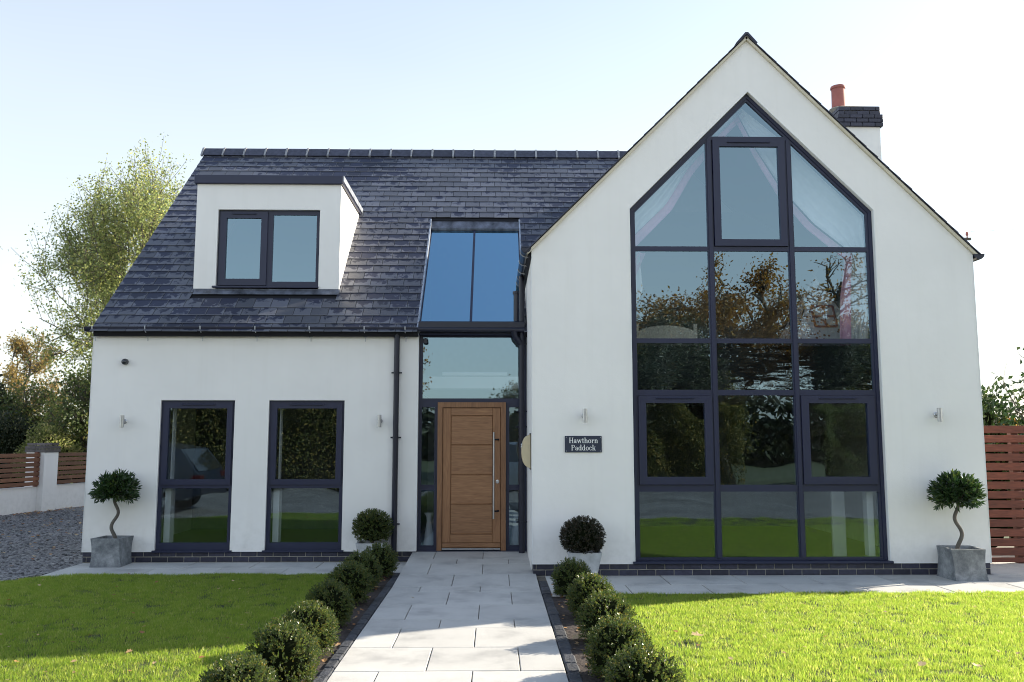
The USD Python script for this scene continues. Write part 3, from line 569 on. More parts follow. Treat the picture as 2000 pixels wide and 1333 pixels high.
# ---- windows
def bow_pane(x0, x1, z0, z1, y, sag=0.0016):
    m = grid(x0, x1, z0, z1, 9, 9, lambda X, Z: 0 * X)
    v = m.vertices; u = (v[:, 0] - (x0 + x1) / 2) / (x1 - x0) * 2; w = (v[:, 1] - (z0 + z1) / 2) / (z1 - z0) * 2
    return trimesh.Trimesh(np.stack([v[:, 0], y + sag * (1 - u * u) * (1 - w * w), v[:, 1]], 1), m.faces, process=False)
def ring(x0, x1, z0, z1, t, y0, y1):
    return XZ(sbox(x0, z0, x1, z1).difference(sbox(x0 + t, z0 + t, x1 - t, z1 - t)), y0, y1)
def vent(xa, xb, z, y): return CB(xa, xb, y - 0.018, y + 0.004, z - 0.010, z + 0.010, 0.005)
for x0, x1 in ((-4.735, -3.69), (-3.207, -2.135)):
    yo = YL + 0.035; fr = sbox(x0 + .001, 0.112, x1 - .001, 2.206); zt = 1.00
    frame = obj('window', XZ(fr.difference(sbox(x0 + 0.055, 0.215, x1 - 0.055, zt - 0.03)).difference(sbox(x0 + 0.05, zt + 0.03, x1 - 0.05, 2.155)), yo, yo + 0.07), 'frame', house)
    obj('sash', ring(x0 + 0.035, x1 - 0.035, zt + 0.016, 2.172, 0.078, yo - 0.014, yo + 0.05), 'frame', frame)
    obj('trickle_vent', vent((x0 + x1) / 2 - 0.24, (x0 + x1) / 2 + 0.24, 2.150, yo - 0.014), 'frame', frame)
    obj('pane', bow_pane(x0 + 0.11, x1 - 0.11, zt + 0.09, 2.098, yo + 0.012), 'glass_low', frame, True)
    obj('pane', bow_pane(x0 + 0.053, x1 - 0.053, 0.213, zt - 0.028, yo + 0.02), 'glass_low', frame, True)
    obj('sill', CB(x0 - 0.03, x1 + 0.03, YL - 0.025, yo + 0.05, 0.086, 0.114, 0.004), 'frame', frame)

# tall gable window
yo = 0.075; xm1, xm2, hw = 2.781, 3.822, 0.040
inner = gwin.buffer(-0.075, join_style=2).intersection(sbox(0, 0.205, 9, 9))
bars = unary_union([sbox(xm1 - hw, 0.15, xm1 + hw, 5.70), sbox(xm2 - hw, 0.15, xm2 + hw, 5.70)] + [sbox(1.73, z - w, 4.88, z + w) for z, w in ((4.085, .030), (2.895, .030), (2.238, .034), (1.047, .042))] + [sbox(xm1, 5.535, xm2, 5.578)])
allbar = gwin.buffer(-0.002, join_style=2).difference(inner.difference(bars))
gw = obj('window', XZ(allbar, yo, yo + 0.08), 'frame', house)
obj('sill', CB(1.70, 4.905, -0.03, yo + 0.06, 0.140, 0.168, 0.004), 'frame', gw)
# capping beads standing proud on the bars
proud = unary_union([sbox(xm1 - .024, 0.20, xm1 + .024, 5.54), sbox(xm2 - .024, 0.20, xm2 + .024, 5.54)])
obj('mullion_cap', XZ(proud, yo - 0.012, yo + 0.002), 'frame', gw)
obj('head_trim', XZ(gwin.buffer(-0.003, join_style=2).difference(gwin.buffer(-0.045, join_style=2)).intersection(sbox(0, 0.17, 9, 9)), yo - 0.014, yo + 0.002), 'frame', gw)
cols = [(1.805, xm1 - hw), (xm1 + hw, xm2 - hw), (xm2 + hw, 4.80)]
rws = [(0.205, 1.005), (1.089, 2.204), (2.272, 2.865), (2.925, 4.055)]
sash_of = {(0, 1), (2, 1)}
for c, (a, b) in enumerate(cols):
    for r, (p, q) in enumerate(rws):
        if (c, r) in sash_of:
            obj('sash', ring(a + 0.004, b - 0.004, p + 0.004, q - 0.004, 0.095, yo - 0.022, yo + 0.05), 'frame', gw)
            obj('trickle_vent', vent((a + b) / 2 - 0.24, (a + b) / 2 + 0.24, q - 0.035, yo - 0.022), 'frame', gw)
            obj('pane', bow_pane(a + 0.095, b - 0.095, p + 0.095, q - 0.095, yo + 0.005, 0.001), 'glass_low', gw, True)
        else:
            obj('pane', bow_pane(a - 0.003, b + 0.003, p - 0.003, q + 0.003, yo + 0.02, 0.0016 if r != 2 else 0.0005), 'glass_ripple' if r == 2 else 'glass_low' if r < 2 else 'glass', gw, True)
def polypane(poly, y):
    v, f = trimesh.creation.triangulate_polygon(poly, engine='earcut'); f = np.asarray(f)
    m = trimesh.Trimesh(np.stack([v[:, 0], np.full(len(v), y), v[:, 1]], 1), f, process=False)
    if m.face_normals[0, 1] > 0: m.invert()
    return m
for a, b in (cols[0], cols[2]):
    obj('pane', polypane(inner.buffer(0.003, join_style=2).intersection(sbox(a - .003, 4.112, b + .003, 7)), yo + 0.02), 'glass', gw)
obj('pane', polypane(inner.buffer(0.003, join_style=2).intersection(sbox(xm1, 5.575, xm2, 7)), yo + 0.02), 'glass', gw)
obj('sash', ring(xm1 + 0.050, xm2 - 0.050, 4.120, 5.530, 0.088, yo - 0.024, yo + 0.05), 'frame', gw)
obj('trickle_vent', vent(xm1 + 0.24, xm2 - 0.24, 5.497, yo - 0.024), 'frame', gw)
obj('pane', bow_pane(xm1 + 0.135, xm2 - 0.135, 4.205, 5.445, yo + 0.005, 0.001), 'glass', gw, True)

# ---- dormer
dfront = Polygon([(DX0, DZ0), (DX1, DZ0), (DX1, DZT), (DX0, DZT)]).difference(sbox(-4.232, 3.915, -2.680, 5.158))
dm = obj('dormer', cat([XZ(dfront, DY, DY + 0.15)] + [YZ(Polygon([(DY + 0.15, rz(DY + 0.15) + 0.01), (DY + 0.15, DZT), ((DZT - 3.2) / 0.9276 + 1.5, DZT)]), x, x + 0.12) for x in (DX0, DX1 - 0.12)]), 'render', house)
ytip = (5.56 - 3.2) / 0.9276 + 1.5
obj('coping', cat([CB(-4.605, -2.330, DY - 0.045, DY + 0.03, 5.557, 5.690, 0.006), YZ(Polygon([(DY + 0.03, 5.557), (ytip + 0.02, 5.557), (ytip + 0.13, 5.685), (DY + 0.03, 5.685)]), -4.600, -2.334)]), 'frame', dm)
obj('coping_edge', cat([YZ(Polygon([(DY - 0.03, 5.600), (ytip + 0.07, 5.600), (ytip + 0.13, 5.688), (DY - 0.03, 5.688)]), -2.334, -2.318)]), 'lead_bright', dm)
yd = DY + 0.05; zb, zt = 3.965, 5.157
df = obj('window_frame', XZ(sbox(-4.231, zb, -2.681, zt).difference(sbox(-4.155, zb + .08, -3.50, zt - .07)).difference(sbox(-3.40, zb + .08, -2.735, zt - .07)), yd, yd + 0.07), 'frame', dm)
obj('sash', ring(-4.205, -3.482, zb + .022, zt - .028, 0.098, yd - 0.022, yd + 0.05), 'frame', dm)
obj('trickle_vent', vent(-4.03, -3.66, zt - .058, yd - .022), 'frame', dm)
obj('pane', bow_pane(-4.11, -3.575, zb + .118, zt - .124, yd + 0.005, 0.001), 'glass', dm, True)
obj('pane', bow_pane(-3.402, -2.733, zb + .078, zt - .068, yd + 0.02, 0.001), 'glass', dm, True)
obj('sill', CB(-4.275, -2.672, DY - 0.04, yd + 0.05, 3.936, 3.964, 0.004), 'frame', dm)
fl = trimesh.creation.extrude_polygon(sbox(-4.54, s_of_z(3.815), -2.35, s_of_z(rz(DY)) + 0.02), 0.004, engine='earcut'); fl.apply_translation([0, 0, 0.0115])
obj('lead_flashing', cat([onroof(fl), B(-4.56, -2.37, DY - 0.006, DY + 0.02, rz(DY) - 0.02, DZ0 - 0.002)]), 'lead', dm)

# ---- glazed roof light over the entrance
off = -0.075; ztg = 5.27
gl = Polygon([(SKY_X0 + 0.03, 0.10), (SKY_X1 - 0.03, 0.10), (SKY_X1 - 0.03, s_of_z(ztg)), (SKY_X0 + 0.03, s_of_z(ztg))])
fr = sbox(SKY_X0, 0.06, SKY_X1, s_of_z(ztg) + 0.04)
def roofslab(poly, t0, t1):
    m = trimesh.creation.extrude_polygon(poly, t1 - t0, engine='earcut'); m.apply_translation([0, 0, t0]); return onroof(m)
rl = obj('roof_light', roofslab(fr.difference(gl.buffer(-0.03, join_style=2)), off - 0.05, off - 0.004), 'frame', house)
xm = -0.345
obj('glazing_bar', roofslab(sbox(xm - .018, 0.08, xm + .018, s_of_z(ztg) + .02), off - 0.03, off + 0.016), 'frame', rl)
for a, b in ((SKY_X0 + 0.03, xm - .016), (xm + .016, SKY_X1 - 0.03)):
    gp = grid(a, b, 0.085, s_of_z(ztg), 8, 14, lambda X, Y: off + 0 * X); obj('pane', onroof(gp), 'glass_roof', rl, True)
for a, b in ((SKY_X0 - 0.012, SKY_X0 + 0.010), (SKY_X1 - 0.012, SKY_X1 + 0.010)):
    obj('side_flashing', roofslab(sbox(a, 0.05, b, SKY_S1), -0.12, 0.012), 'lead_bright', rl)
obj('head_flashing', roofslab(sbox(SKY_X0 + 0.012, s_of_z(ztg) + 0.012, SKY_X1 - 0.014, SKY_S1 + 0.01), -0.075, -0.030), 'lead', rl)

# ---- entrance screen
yo = 1.745
scr = sbox(-1.088, 0.088, 0.468, 3.168)
holes = [sbox(-1.036, 2.243, 0.395, 3.130), sbox(-1.043, 1.008, -0.853, 2.118), sbox(-1.043, 0.158, -0.853, 0.938), sbox(0.215, 1.008, 0.395, 2.118), sbox(0.215, 0.158, 0.395, 0.938), sbox(-0.812, 0.088, 0.170, 2.188)]
en = obj('entrance_screen', XZ(scr.difference(unary_union(holes)), yo, yo + 0.08), 'frame', house)
for h in holes[1:5]:
    a, p, b, q = h.bounds
    obj('glazing_bead', ring(a - .012, b + .012, p - .012, q + .012, 0.014, yo - 0.010, yo + 0.01), 'frame', en)
for h in holes[:5]:
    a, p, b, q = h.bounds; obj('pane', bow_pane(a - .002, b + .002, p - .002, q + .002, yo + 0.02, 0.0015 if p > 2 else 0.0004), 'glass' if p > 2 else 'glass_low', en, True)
obj('sill', CB(-1.088, 0.468, yo - 0.035, yo + 0.08, 0.066, 0.090, 0.004), 'frame', en)
obj('floodlight', cat([CB(-1.03, -0.965, yo - 0.075, yo - 0.02, 3.03, 3.11, 0.01), B(-1.01, -0.985, yo - 0.02, yo, 3.06, 3.09)]), 'black_plastic', en)
obj('drain_grille', cat([B(-1.05, 0.45, 1.706, 1.742, 0.062, 0.070)] + [B(-1.05 + k * 0.03, -1.032 + k * 0.03, 1.708, 1.740, 0.070, 0.078) for k in range(50)]), 'galvanised', house)
# front door
dy = yo - 0.012
fd = obj('front_door', CB(-0.742, 0.098, dy + 0.022, dy + 0.07, 0.128, 2.112, 0.003), 'oak_up', house)
obj('door_frame', XZ(sbox(-0.8105, 0.092, 0.1685, 2.186).difference(sbox(-0.742, 0.05, 0.098, 2.112)), dy - 0.02, dy + 0.07), 'oak_up', fd)
obj('stile', CB(-0.736, -0.622, dy, dy + 0.03, 0.20, 2.106, 0.004), 'oak_up', fd); obj('stile', CB(-0.018, 0.092, dy, dy + 0.03, 0.20, 2.106, 0.004), 'oak_up', fd)
obj('rail', CB(-0.620, -0.020, dy, dy + 0.03, 1.997, 2.106, 0.004), 'oak_across', fd); obj('rail', CB(-0.620, -0.020, dy, dy + 0.03, 0.20, 0.312, 0.004), 'oak_across', fd)
zs = [0.316, 0.736, 1.154, 1.576, 1.994]
for a, b in zip(zs[:-1], zs[1:]): obj('panel', CB(-0.617, -0.023, dy + 0.006, dy + 0.03, a + 0.004, b - 0.004, 0.007), 'oak_across', fd)
obj('weather_bar', CB(-0.736, 0.092, dy - 0.014, dy + 0.02, 0.132, 0.196, 0.008), 'oak_across', fd)
obj('threshold', CB(-0.735, 0.09, dy - 0.03, dy + 0.02, 0.105, 0.124, 0.003), 'steel', fd)
hx = -0.005
obj('handle', cat([tube([(hx, dy - 0.065, 0.535), (hx, dy - 0.065, 1.757)], 0.013, 14)]), 'steel', fd, smooth=40)
for z in (0.643, 1.652): obj('handle_standoff', cat([tube([(hx, dy - 0.065, z), (hx + 0.055, dy - 0.02, z), (hx + 0.065, dy, z)], [0.010, 0.013, 0.016], 10)]), 'black_plastic', fd)
lk = lathe([(0, 0), (0.026, 0), (0.026, 0.008), (0.012, 0.011), (0, 0.011)], 20); v = lk.vertices; lk.vertices = np.stack([0.048 + v[:, 0], dy - v[:, 2], 1.055 + v[:, 1]], 1); lk.invert()
obj('lock', lk, 'steel', fd)

# ---- rooms behind the glass
obj('room_floor', cat([B(0.78, 5.82, 0.16, 9.9, -0.05, 0.05), B(-5.45, 0.46, YL + 0.31, 9.9, -0.05, 0.05)]), 'wood_floor', house)
obj('upper_floor', cat([B(0.78, 5.82, 0.17, 9.9, 2.30, 2.84), B(-5.45, -1.3, YL + 0.31, 9.9, 2.45, 2.72), B(-1.3, 0.46, 4.6, 9.9, 2.45, 2.72)]), 'interior_white', house)
backwall = sbox(0.78, 0.05, 5.82, 2.30).difference(sbox(2.02, 1.20, 2.86, 1.92))
obj('room_wall', XZ(backwall, 5.6, 5.7), 'interior_grey', house)
obj('room_wall', XZ(Polygon([(0.78, 2.84), (5.82, 2.84), (5.82, 4.1), (3.295, 6.65), (0.78, 4.1)]), 4.2, 4.3), 'interior_white', house)
obj('room_wall', cat([XZ(sbox(-5.45, 0.05, -1.3, 2.45), 5.2, 5.3), YZ(sbox(YL + 0.31, 0.05, 9.9, 2.45), -1.35, -1.25), XZ(sbox(-5.45, 2.72, -1.3, 5.3), 4.4, 4.5)]), 'interior_grey', house)
obj('room_wall', XZ(sbox(-1.24, 0.05, 0.46, 6.2), 5.6, 5.7), 'interior_white', house)
obj('hall_beam', cat([B(-1.0, 0.42, 2.60, 2.64, 2.44, 2.62), tube([(-0.8, 2.55, 2.66), (0.2, 2.55, 2.66)], 0.03, 10)]), 'white_paint', house)
obj('landing', B(-1.24, 0.46, 4.0, 5.6, 2.50, 2.74), 'interior_white', house)
obj('inner_window', ring(2.02, 2.86, 1.20, 1.92, 0.05, 5.58, 5.72), 'interior_dark', house)
# pale inner reveals at the left of the two low windows
for x in (-4.64, -3.11):
    obj('inner_reveal', B(x - 0.03, x + 0.055, YL + 0.14, YL + 0.30, 0.20, 0.96), 'interior_white', house); obj('inner_reveal', B(x + 0.03, x + 0.045, YL + 0.14, YL + 0.25, 1.05, 2.1), 'interior_white', house)
obj('inner_reveal', cat([B(4.70, 4.78, 0.20, 0.32, 0.20, 1.03), B(4.45, 4.62, 0.7, 0.75, 0.06, 1.05)]), 'interior_white', house)
# ------------------------------------------------------------------ things inside the rooms
def drape(edge_top, edge_low, n=40, m=14, y0=0.30, amp=0.02, folds=9):
    """cloth between two curves in the window plane, folded in depth"""
    T = np.linspace(0, 1, n); S = np.linspace(0, 1, m)
    def cv(c):
        c = np.array(c, float); d = np.r_[0, np.cumsum(np.linalg.norm(np.diff(c, axis=0), axis=1))]; d /= d[-1]
        return np.stack([np.interp(T, d, c[:, k]) for k in (0, 1)], 1)
    a, b = cv(edge_top), cv(edge_low); V = []
    for i, t in enumerate(T):
        for j, s in enumerate(S):
            p = a[i] * (1 - s) + b[i] * s
            V.append((p[0], y0 + amp * math.sin(s * folds * 2 * PI * 0.5 + 2.2 * t) * (0.4 + 0.6 * t) + 0.05 * math.sin(PI * s), p[1]))
    k = np.array([[i * m + j, (i + 1) * m + j, (i + 1) * m + j + 1, i * m + j + 1] for i in range(n - 1) for j in range(m - 1)])
    f = np.vstack([k[:, [0, 1, 2]], k[:, [0, 2, 3]]])
    return trimesh.Trimesh(np.array(V), f, process=False)
for sd, lab in ((-1, 'white curtain with pink trim gathered at the left of the gable window'), (1, 'white curtain with pink trim swept to the right of the gable window')):
    X = lambda x: 3.30 + sd * (x - 3.30)
    t = thing('curtain', lab, 'curtain', (X(4.2), 0.3, 4.2))
    top = [(X(3.30), 6.05), (X(3.9), 5.55), (X(4.4), 5.05), (X(4.88), 4.58), (X(4.90), 4.15)]
    low = [(X(3.22), 6.02), (X(3.5), 5.45), (X(3.8), 4.95), (X(4.2), 4.48), (X(4.72), 4.06)] if sd > 0 else [(X(3.28), 6.02), (X(3.75), 5.55), (X(4.05), 5.2), (X(4.35), 4.72), (X(4.86), 4.22)]
    obj('drape', drape(top, low), 'fabric_white', t, True)
    low2 = [(p[0] - sd * 0.10 * (0.3 + k / 5), p[1] - 0.06) for k, p in enumerate(low)]
    obj('trim', drape(low, low2, m=6, y0=0.33, amp=0.008, folds=3), 'fabric_pink', t, True)
    xa, xb = (4.50, 4.90) if sd > 0 else (4.84, 4.92)
    obj('tail', drape([(X(4.70), 4.12), (X(4.66), 3.6), (X(xa + .12), 2.87)], [(X(4.90), 4.14), (X(4.92), 3.6), (X(xb + .02), 2.87)], m=16, y0=0.34, amp=0.022, folds=11), 'fabric_white', t, True)
    obj('tail_trim', drape([(X(4.62), 4.08), (X(xa + .03), 3.5), (X(xa), 2.87)], [(X(4.71), 4.10), (X(xa + .16), 3.5), (X(xa + .14), 2.87)], m=8, y0=0.32, amp=0.014, folds=5), 'fabric_pink', t, True)
t = thing('play_tent', 'white spotted play tent standing behind the upper right pane', 'tent', (4.6, 1.3, 2.84))
bz, tz = 2.85, 3.98
q = [(4.02, 0.8), (5.12, 0.8), (5.12, 1.8), (4.02, 1.8)]; ap = np.array([4.57, 1.3, tz])
obj('canvas', trimesh.Trimesh([(*p, bz) for p in q] + [ap], [[0, 1, 4], [1, 2, 4], [2, 3, 4], [3, 0, 4], [0, 2, 1], [0, 3, 2]]), 'spotted', t)
obj('pole', cat([tube([(*p, bz), ap * 1.0 + (ap - np.array([*p, bz])) * 0.08], 0.012, 6) for p in q]), 'pale_bark', t)
def onface(x, z): return np.array([x, 0.8 + (z - bz) / (tz - bz) * 0.5 - 0.012, z])
obj('window_flap', cat([tube([onface(4.42, z), onface(4.72, z)], 0.016, 6) for z in (3.20, 3.35, 3.50)] + [tube([onface(x, 3.20), onface(x, 3.50)], 0.016, 6) for x in (4.42, 4.57, 4.72)]), 'terracotta', t)
t = thing('headboard', 'pale curved bed headboard behind the upper left pane', 'headboard', (2.3, 0.9, 2.84))
obj('board', XZ(Polygon([(1.95, 2.85), (2.75, 2.85), (2.75, 3.08)] + [(2.35 + 0.4 * math.cos(a), 3.08 + 0.12 * math.sin(a)) for a in np.linspace(0, PI, 14)] + [(1.95, 3.08)]), 0.9, 0.95), 'cream', t)
obj('post', cat([tube([(x, 0.92, 2.85), (x, 0.92, 3.22)], 0.03, 8) for x in (1.95, 2.75)]), 'cream', t)
for x, lab in ((-0.94, 'tall white floor vase behind the left sidelight of the door'), (0.315, 'tall white floor vase behind the right sidelight of the door')):
    v = obj('floor_vase', lathe([(0, 0), (0.075, 0), (0.085, 0.05), (0.06, 0.25), (0.035, 0.42), (0.045, 0.50), (0.075, 0.54), (0.06, 0.54), (0, 0.40)], 20, (x, 2.02, 0.052)), 'white_paint', smooth=40)
    tag(v, lab, 'vase')

# ------------------------------------------------------------------ things fixed to the walls
def glyphs():
    st, th, sf = 0.135, 0.07, 0.05
    def stem(x, z0, z1, lo=True, hi=True, left=True):
        p = [sbox(x, z0, x + st, z1)]
        if lo: p.append(sbox(x - 0.085, z0, x + st + 0.085, z0 + sf))
        if hi: p.append(sbox(x - 0.085, z1 - sf, x + st + (0.085 if not left else 0.0), z1))
        return p
    def ell(cx, cz, rx, rz_, n=28): return Polygon([(cx + rx * math.cos(a), cz + rz_ * math.sin(a)) for a in np.linspace(0, 2 * PI, n, endpoint=False)])
    def oring(cx, cz, rx, rz_, tx=0.135, tz=0.06): return ell(cx, cz, rx, rz_).difference(ell(cx, cz, rx - tx, rz_ - tz))
    xh = 0.66
    def arch(x0, x1): return oring((x0 + x1) / 2, xh - 0.24, (x1 - x0) / 2, 0.24, 0.135, 0.085).intersection(sbox(x0 + 0.05, xh - 0.24, x1 + 1, 1))
    def quad(a, b, w): (x0, z0), (x1, z1) = a, b; return Polygon([(x0, z0), (x0 + w, z0), (x1 + w, z1), (x1, z1)])
    g = {}
    g['H'] = (unary_union(stem(0.10, 0, 1, hi=True, left=False) + stem(0.62, 0, 1, hi=True, left=False) + [sbox(0.15, 0.48, 0.7, 0.48 + th)]), 0.88)
    g['a'] = (unary_union([sbox(0.36, 0.05, 0.36 + st, 0.48), oring(0.25, 0.20, 0.22, 0.20, 0.13, 0.06), oring(0.27, 0.44, 0.225, 0.22, 0.10, 0.07).intersection(sbox(0, 0.42, 1, 1)), sbox(0.40, 0, 0.58, 0.07)]), 0.60)
    g['w'] = (unary_union([quad((0.27, 0), (0.07, xh), .13), quad((0.27, 0), (0.45, xh), .07), quad((0.62, 0), (0.42, xh), .13), quad((0.62, 0), (0.80, xh), .07), sbox(0, xh - sf, 0.28, xh), sbox(0.70, xh - sf, 0.95, xh)]), 0.96)
    g['t'] = (unary_union([sbox(0.12, 0.06, 0.12 + st, 0.86), sbox(0.02, xh - 0.06, 0.40, xh), sbox(0.15, 0, 0.40, 0.07)]), 0.44)
    g['h'] = (unary_union(stem(0.10, 0, 1.02) + stem(0.47, 0, 0.45, hi=False) + [arch(0.14, 0.605)]), 0.72)
    g['n'] = (unary_union(stem(0.10, 0, xh) + stem(0.47, 0, 0.45, hi=False) + [arch(0.14, 0.605)]), 0.72)
    g['o'] = (oring(0.32, 0.33, 0.29, 0.34), 0.66)
    g['r'] = (unary_union(stem(0.10, 0, xh) + [ell(0.43, 0.57, 0.085, 0.085), Polygon([(0.2, .40), (.28, .56), (.42, .64), (.42, .58), (.30, .48), (.22, .33)])]), 0.54)
    g['P'] = (unary_union(stem(0.10, 0, 1, left=True) + [oring(0.36, 0.745, 0.33, 0.255, 0.135, 0.06).intersection(sbox(0.2, 0, 1, 1.1)), sbox(0.15, 0.94, 0.4, 1.0), sbox(0.15, 0.49, 0.4, 0.55)]), 0.74)
    g['d'] = (unary_union([oring(0.30, 0.33, 0.27, 0.34), sbox(0.44, 0, 0.44 + st, 1.02), sbox(0.34, 0.97, 0.5, 1.02), sbox(0.5, 0, 0.66, sf)]), 0.70)
    g['c'] = (unary_union([oring(0.30, 0.33, 0.27, 0.34).difference(sbox(0.40, 0.20, 1, 0.46)), ell(0.46, 0.50, 0.07, 0.08)]), 0.58)
    g['k'] = (unary_union(stem(0.10, 0, 1.02) + [quad((0.24, 0.30), (0.47, xh), .075), quad((0.50, 0), (0.30, 0.42), .14), sbox(0.40, xh - sf, 0.66, xh), sbox(0.42, 0, 0.72, sf)]), 0.72)
    return g
GL = glyphs()
def serif(text, cap, cx, base, width):
    polys, x = [], 0
    from shapely import affinity
    for c in text:
        p, w = GL[c]; polys.append(affinity.translate(p, x, 0)); x += w
    u = unary_union(polys); a, _, b, _ = u.bounds
    return affinity.translate(affinity.scale(affinity.translate(u, -a, 0), width / (b - a), cap, origin=(0, 0)), cx - width / 2, base)
t = thing('name_sign', 'dark slate house sign reading Hawthorn Paddock', 'sign', (1.105, -0.01, 1.592))
obj('plate', CB(0.877, 1.334, -0.014, -0.001, 1.492, 1.694, 0.003), 'plate', t)
obj('lettering', XZ(serif('Hawthorn', 0.066, 1.107, 1.606, 0.358), -0.0165, -0.0135), 'white_paint', t)
obj('lettering', XZ(serif('Paddock', 0.066, 1.107, 1.517, 0.304), -0.0165, -0.0135), 'white_paint', t)
obj('screw', cat([ball((x, -0.014, z), 0.005, (1, .5, 1), 1) for x in (0.893, 1.318) for z in (1.508, 1.678)]), 'galvanised', t)

def lamp(x, y, z, lab):
    t = thing('wall_light', lab, 'light', (x, y, z), 'steel up and down wall lights')
    rs = lathe([(0, 0), (0.036, 0), (0.036, 0.012), (0.028, 0.02), (0, 0.02)], 24); v = rs.vertices; rs.vertices = np.stack([x + v[:, 0], y - v[:, 2], z + v[:, 1]], 1); rs.invert()
    obj('rosette', rs, 'steel', t, smooth=35)
    obj('arm', tube([(x, y - 0.015, z), (x, y - 0.06, z)], 0.014, 10), 'steel', t)
    obj('barrel', lathe([(0, -0.083), (0.024, -0.083), (0.026, -0.086), (0.029, -0.086), (0.029, -0.012), (0.0275, -0.011), (0.0275, 0.011), (0.029, 0.012), (0.029, 0.086), (0.026, 0.086), (0.024, 0.083), (0, 0.083)], 24, (x, y - 0.085, z)), 'steel', t, smooth=35)
lamp(-5.235, YL, 1.905, 'steel cylinder wall light above the left bay tree')
lamp(-1.625, YL, 1.912, 'steel cylinder wall light between low window and downpipe')
lamp(1.12, 0, 1.942, 'steel cylinder wall light above the house sign')
lamp(5.545, 0, 1.955, 'steel cylinder wall light right of the tall gable window')
t = thing('security_camera', 'small dark dome camera under the left eaves', 'camera', (-5.262, YL, 2.755))
obj('mount', cat([tube([(-5.262, YL, 2.755), (-5.262, YL - 0.03, 2.755)], 0.042, 20)]), 'black_plastic', t)
obj('dome', ball((-5.262, YL - 0.04, 2.752), 0.043, sub=3), 'car_glass', t, True)
t = thing('wall_box', 'cream curved box on the gable side wall beside the door', 'box', (0.47, 0.5, 1.49))
pr = [(0.470, 1.28), (0.470, 1.72)] + [(0.470 - 0.105 * math.sin(a) ** 0.8 - 0.012, 1.50 + 0.205 * math.cos(a)) for a in np.linspace(0.12, PI - 0.12, 14)]
obj('cover', XZ(Polygon(pr).buffer(0), 0.30, 0.62), 'cream_paint', t, smooth=35)
obj('back_plate', B(0.462, 0.472, 0.28, 0.64, 1.27, 1.73), 'black_plastic', t)
obj('latch', cat([ball((0.362, 0.46, 1.585), 0.018, sub=1), tube([(0.362, 0.46, 1.585), (0.350, 0.46, 1.55)], 0.008, 6)]), 'steel', t)

# ------------------------------------------------------------------ plants
def sprig_mesh(P, N, stem, per, L, W, r, up=0.30, jit=0.30):
    D = N + np.array([0, 0, up]) + r.normal(size=N.shape) * jit; D /= np.linalg.norm(D, axis=1, keepdims=True)
    PP, DD, LL = [], [], []
    for k in range(per):
        t = k / max(per - 1, 1)
        pos = P + D * stem * (t - 0.35) ; side = unit(len(P), r); side -= D * (side * D).sum(1, keepdims=True); side /= np.linalg.norm(side, axis=1, keepdims=True) + 1e-9
        PP.append(pos); DD.append(D * (0.35 + 0.9 * t) + side * (1.0 - 0.45 * t)); LL.append(np.full(len(P), L * (1 - 0.25 * t)) * r.uniform(.75, 1.2, len(P)))
    PP, DD, LL = np.vstack(PP), np.vstack(DD), np.concatenate(LL)
    return leaf_mesh(PP, DD, LL, LL * W / L, 0.2, r)
def bush_geo(rx, rzz, n, L, W, seed, per=9, stem=0.06, bump=0.13, flat=0.0):
    r = np.random.default_rng(seed); d = unit(n, r); d = d[d[:, 2] > -0.75]
    k = 1 + bump * (meshkit.fbm(d * 3.2 + seed, 3, seed) - 0.5) * 2
    P = d * k[:, None] * np.array([rx, rx, rzz]); N = d / np.array([rx, rx, rzz]); N /= np.linalg.norm(N, axis=1, keepdims=True)
    leaves = sprig_mesh(P, N, stem, per, L, W, r)
    inn = r.choice(len(P), n // 2); leaves = cat([leaves, sprig_mesh(P[inn] * 0.86, N[inn], stem, per - 2, L, W, r)])
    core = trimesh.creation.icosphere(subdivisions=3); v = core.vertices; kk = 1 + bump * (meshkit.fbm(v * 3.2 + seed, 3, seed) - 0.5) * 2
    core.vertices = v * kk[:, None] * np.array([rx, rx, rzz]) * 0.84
    return leaves, core
simple('bush_core', (0.010, 0.013, 0.006), 1.0, spec=0.0)  # near-black core: shade deep inside the foliage, put in as colour
RX, RZ = 0.212, 0.205
kinds = []
def make_box(seed, loc, lab):
    t = thing('box_bush', lab, 'bush', loc, 'box bushes lining the path')
    lv, co = bush_geo(RX * 0.95, RZ * 0.97, 760, 0.018, 0.012, seed, 9, 0.050, 0.20)
    for m in (lv, co): m.apply_translation(np.array(loc) + [0, 0, 0.19])
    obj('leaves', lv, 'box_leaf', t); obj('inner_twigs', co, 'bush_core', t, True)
    obj('stem', tube([np.array(loc) + [0, 0, -0.06], np.array(loc) + [0.01, 0, 0.12]], 0.014, 6), 'bark', t)
    return t
LB = [(-1.40, 0.05, 1.0, 'box bush at the far end of the left row, below the potted ball'), (-1.49, -0.76, 1.0, 'second box bush from the far end of the left row, in shade'), (-1.48, -1.66, 1.02, 'third box bush from the far end of the left row, in shade'),
      (-1.48, -2.74, 0.98, 'middle box bush of the left row with its top just in sun'), (-1.44, -3.82, 1.02, 'third box bush from the front of the left row, sunlit'), (-1.42, -4.68, 1.05, 'second box bush from the front of the left row, casting shade on the lawn'),
      (-1.48, -5.55, 1.05, 'nearest box bush of the left row, cut by the picture edge')]
RB = [(0.84, -1.30, 0.98, 'shaded box bush at the far end of the right row, before the bronze ball'), (0.91, -2.45, 1.0, 'second box bush from the far end of the right row, yellow tipped'), (0.93, -3.45, 1.05, 'third box bush from the far end of the right row'),
      (0.88, -4.50, 1.05, 'second box bush from the front of the right row, browned on its right'), (0.90, -5.38, 1.05, 'nearest box bush of the right row, cut by the picture edge')]
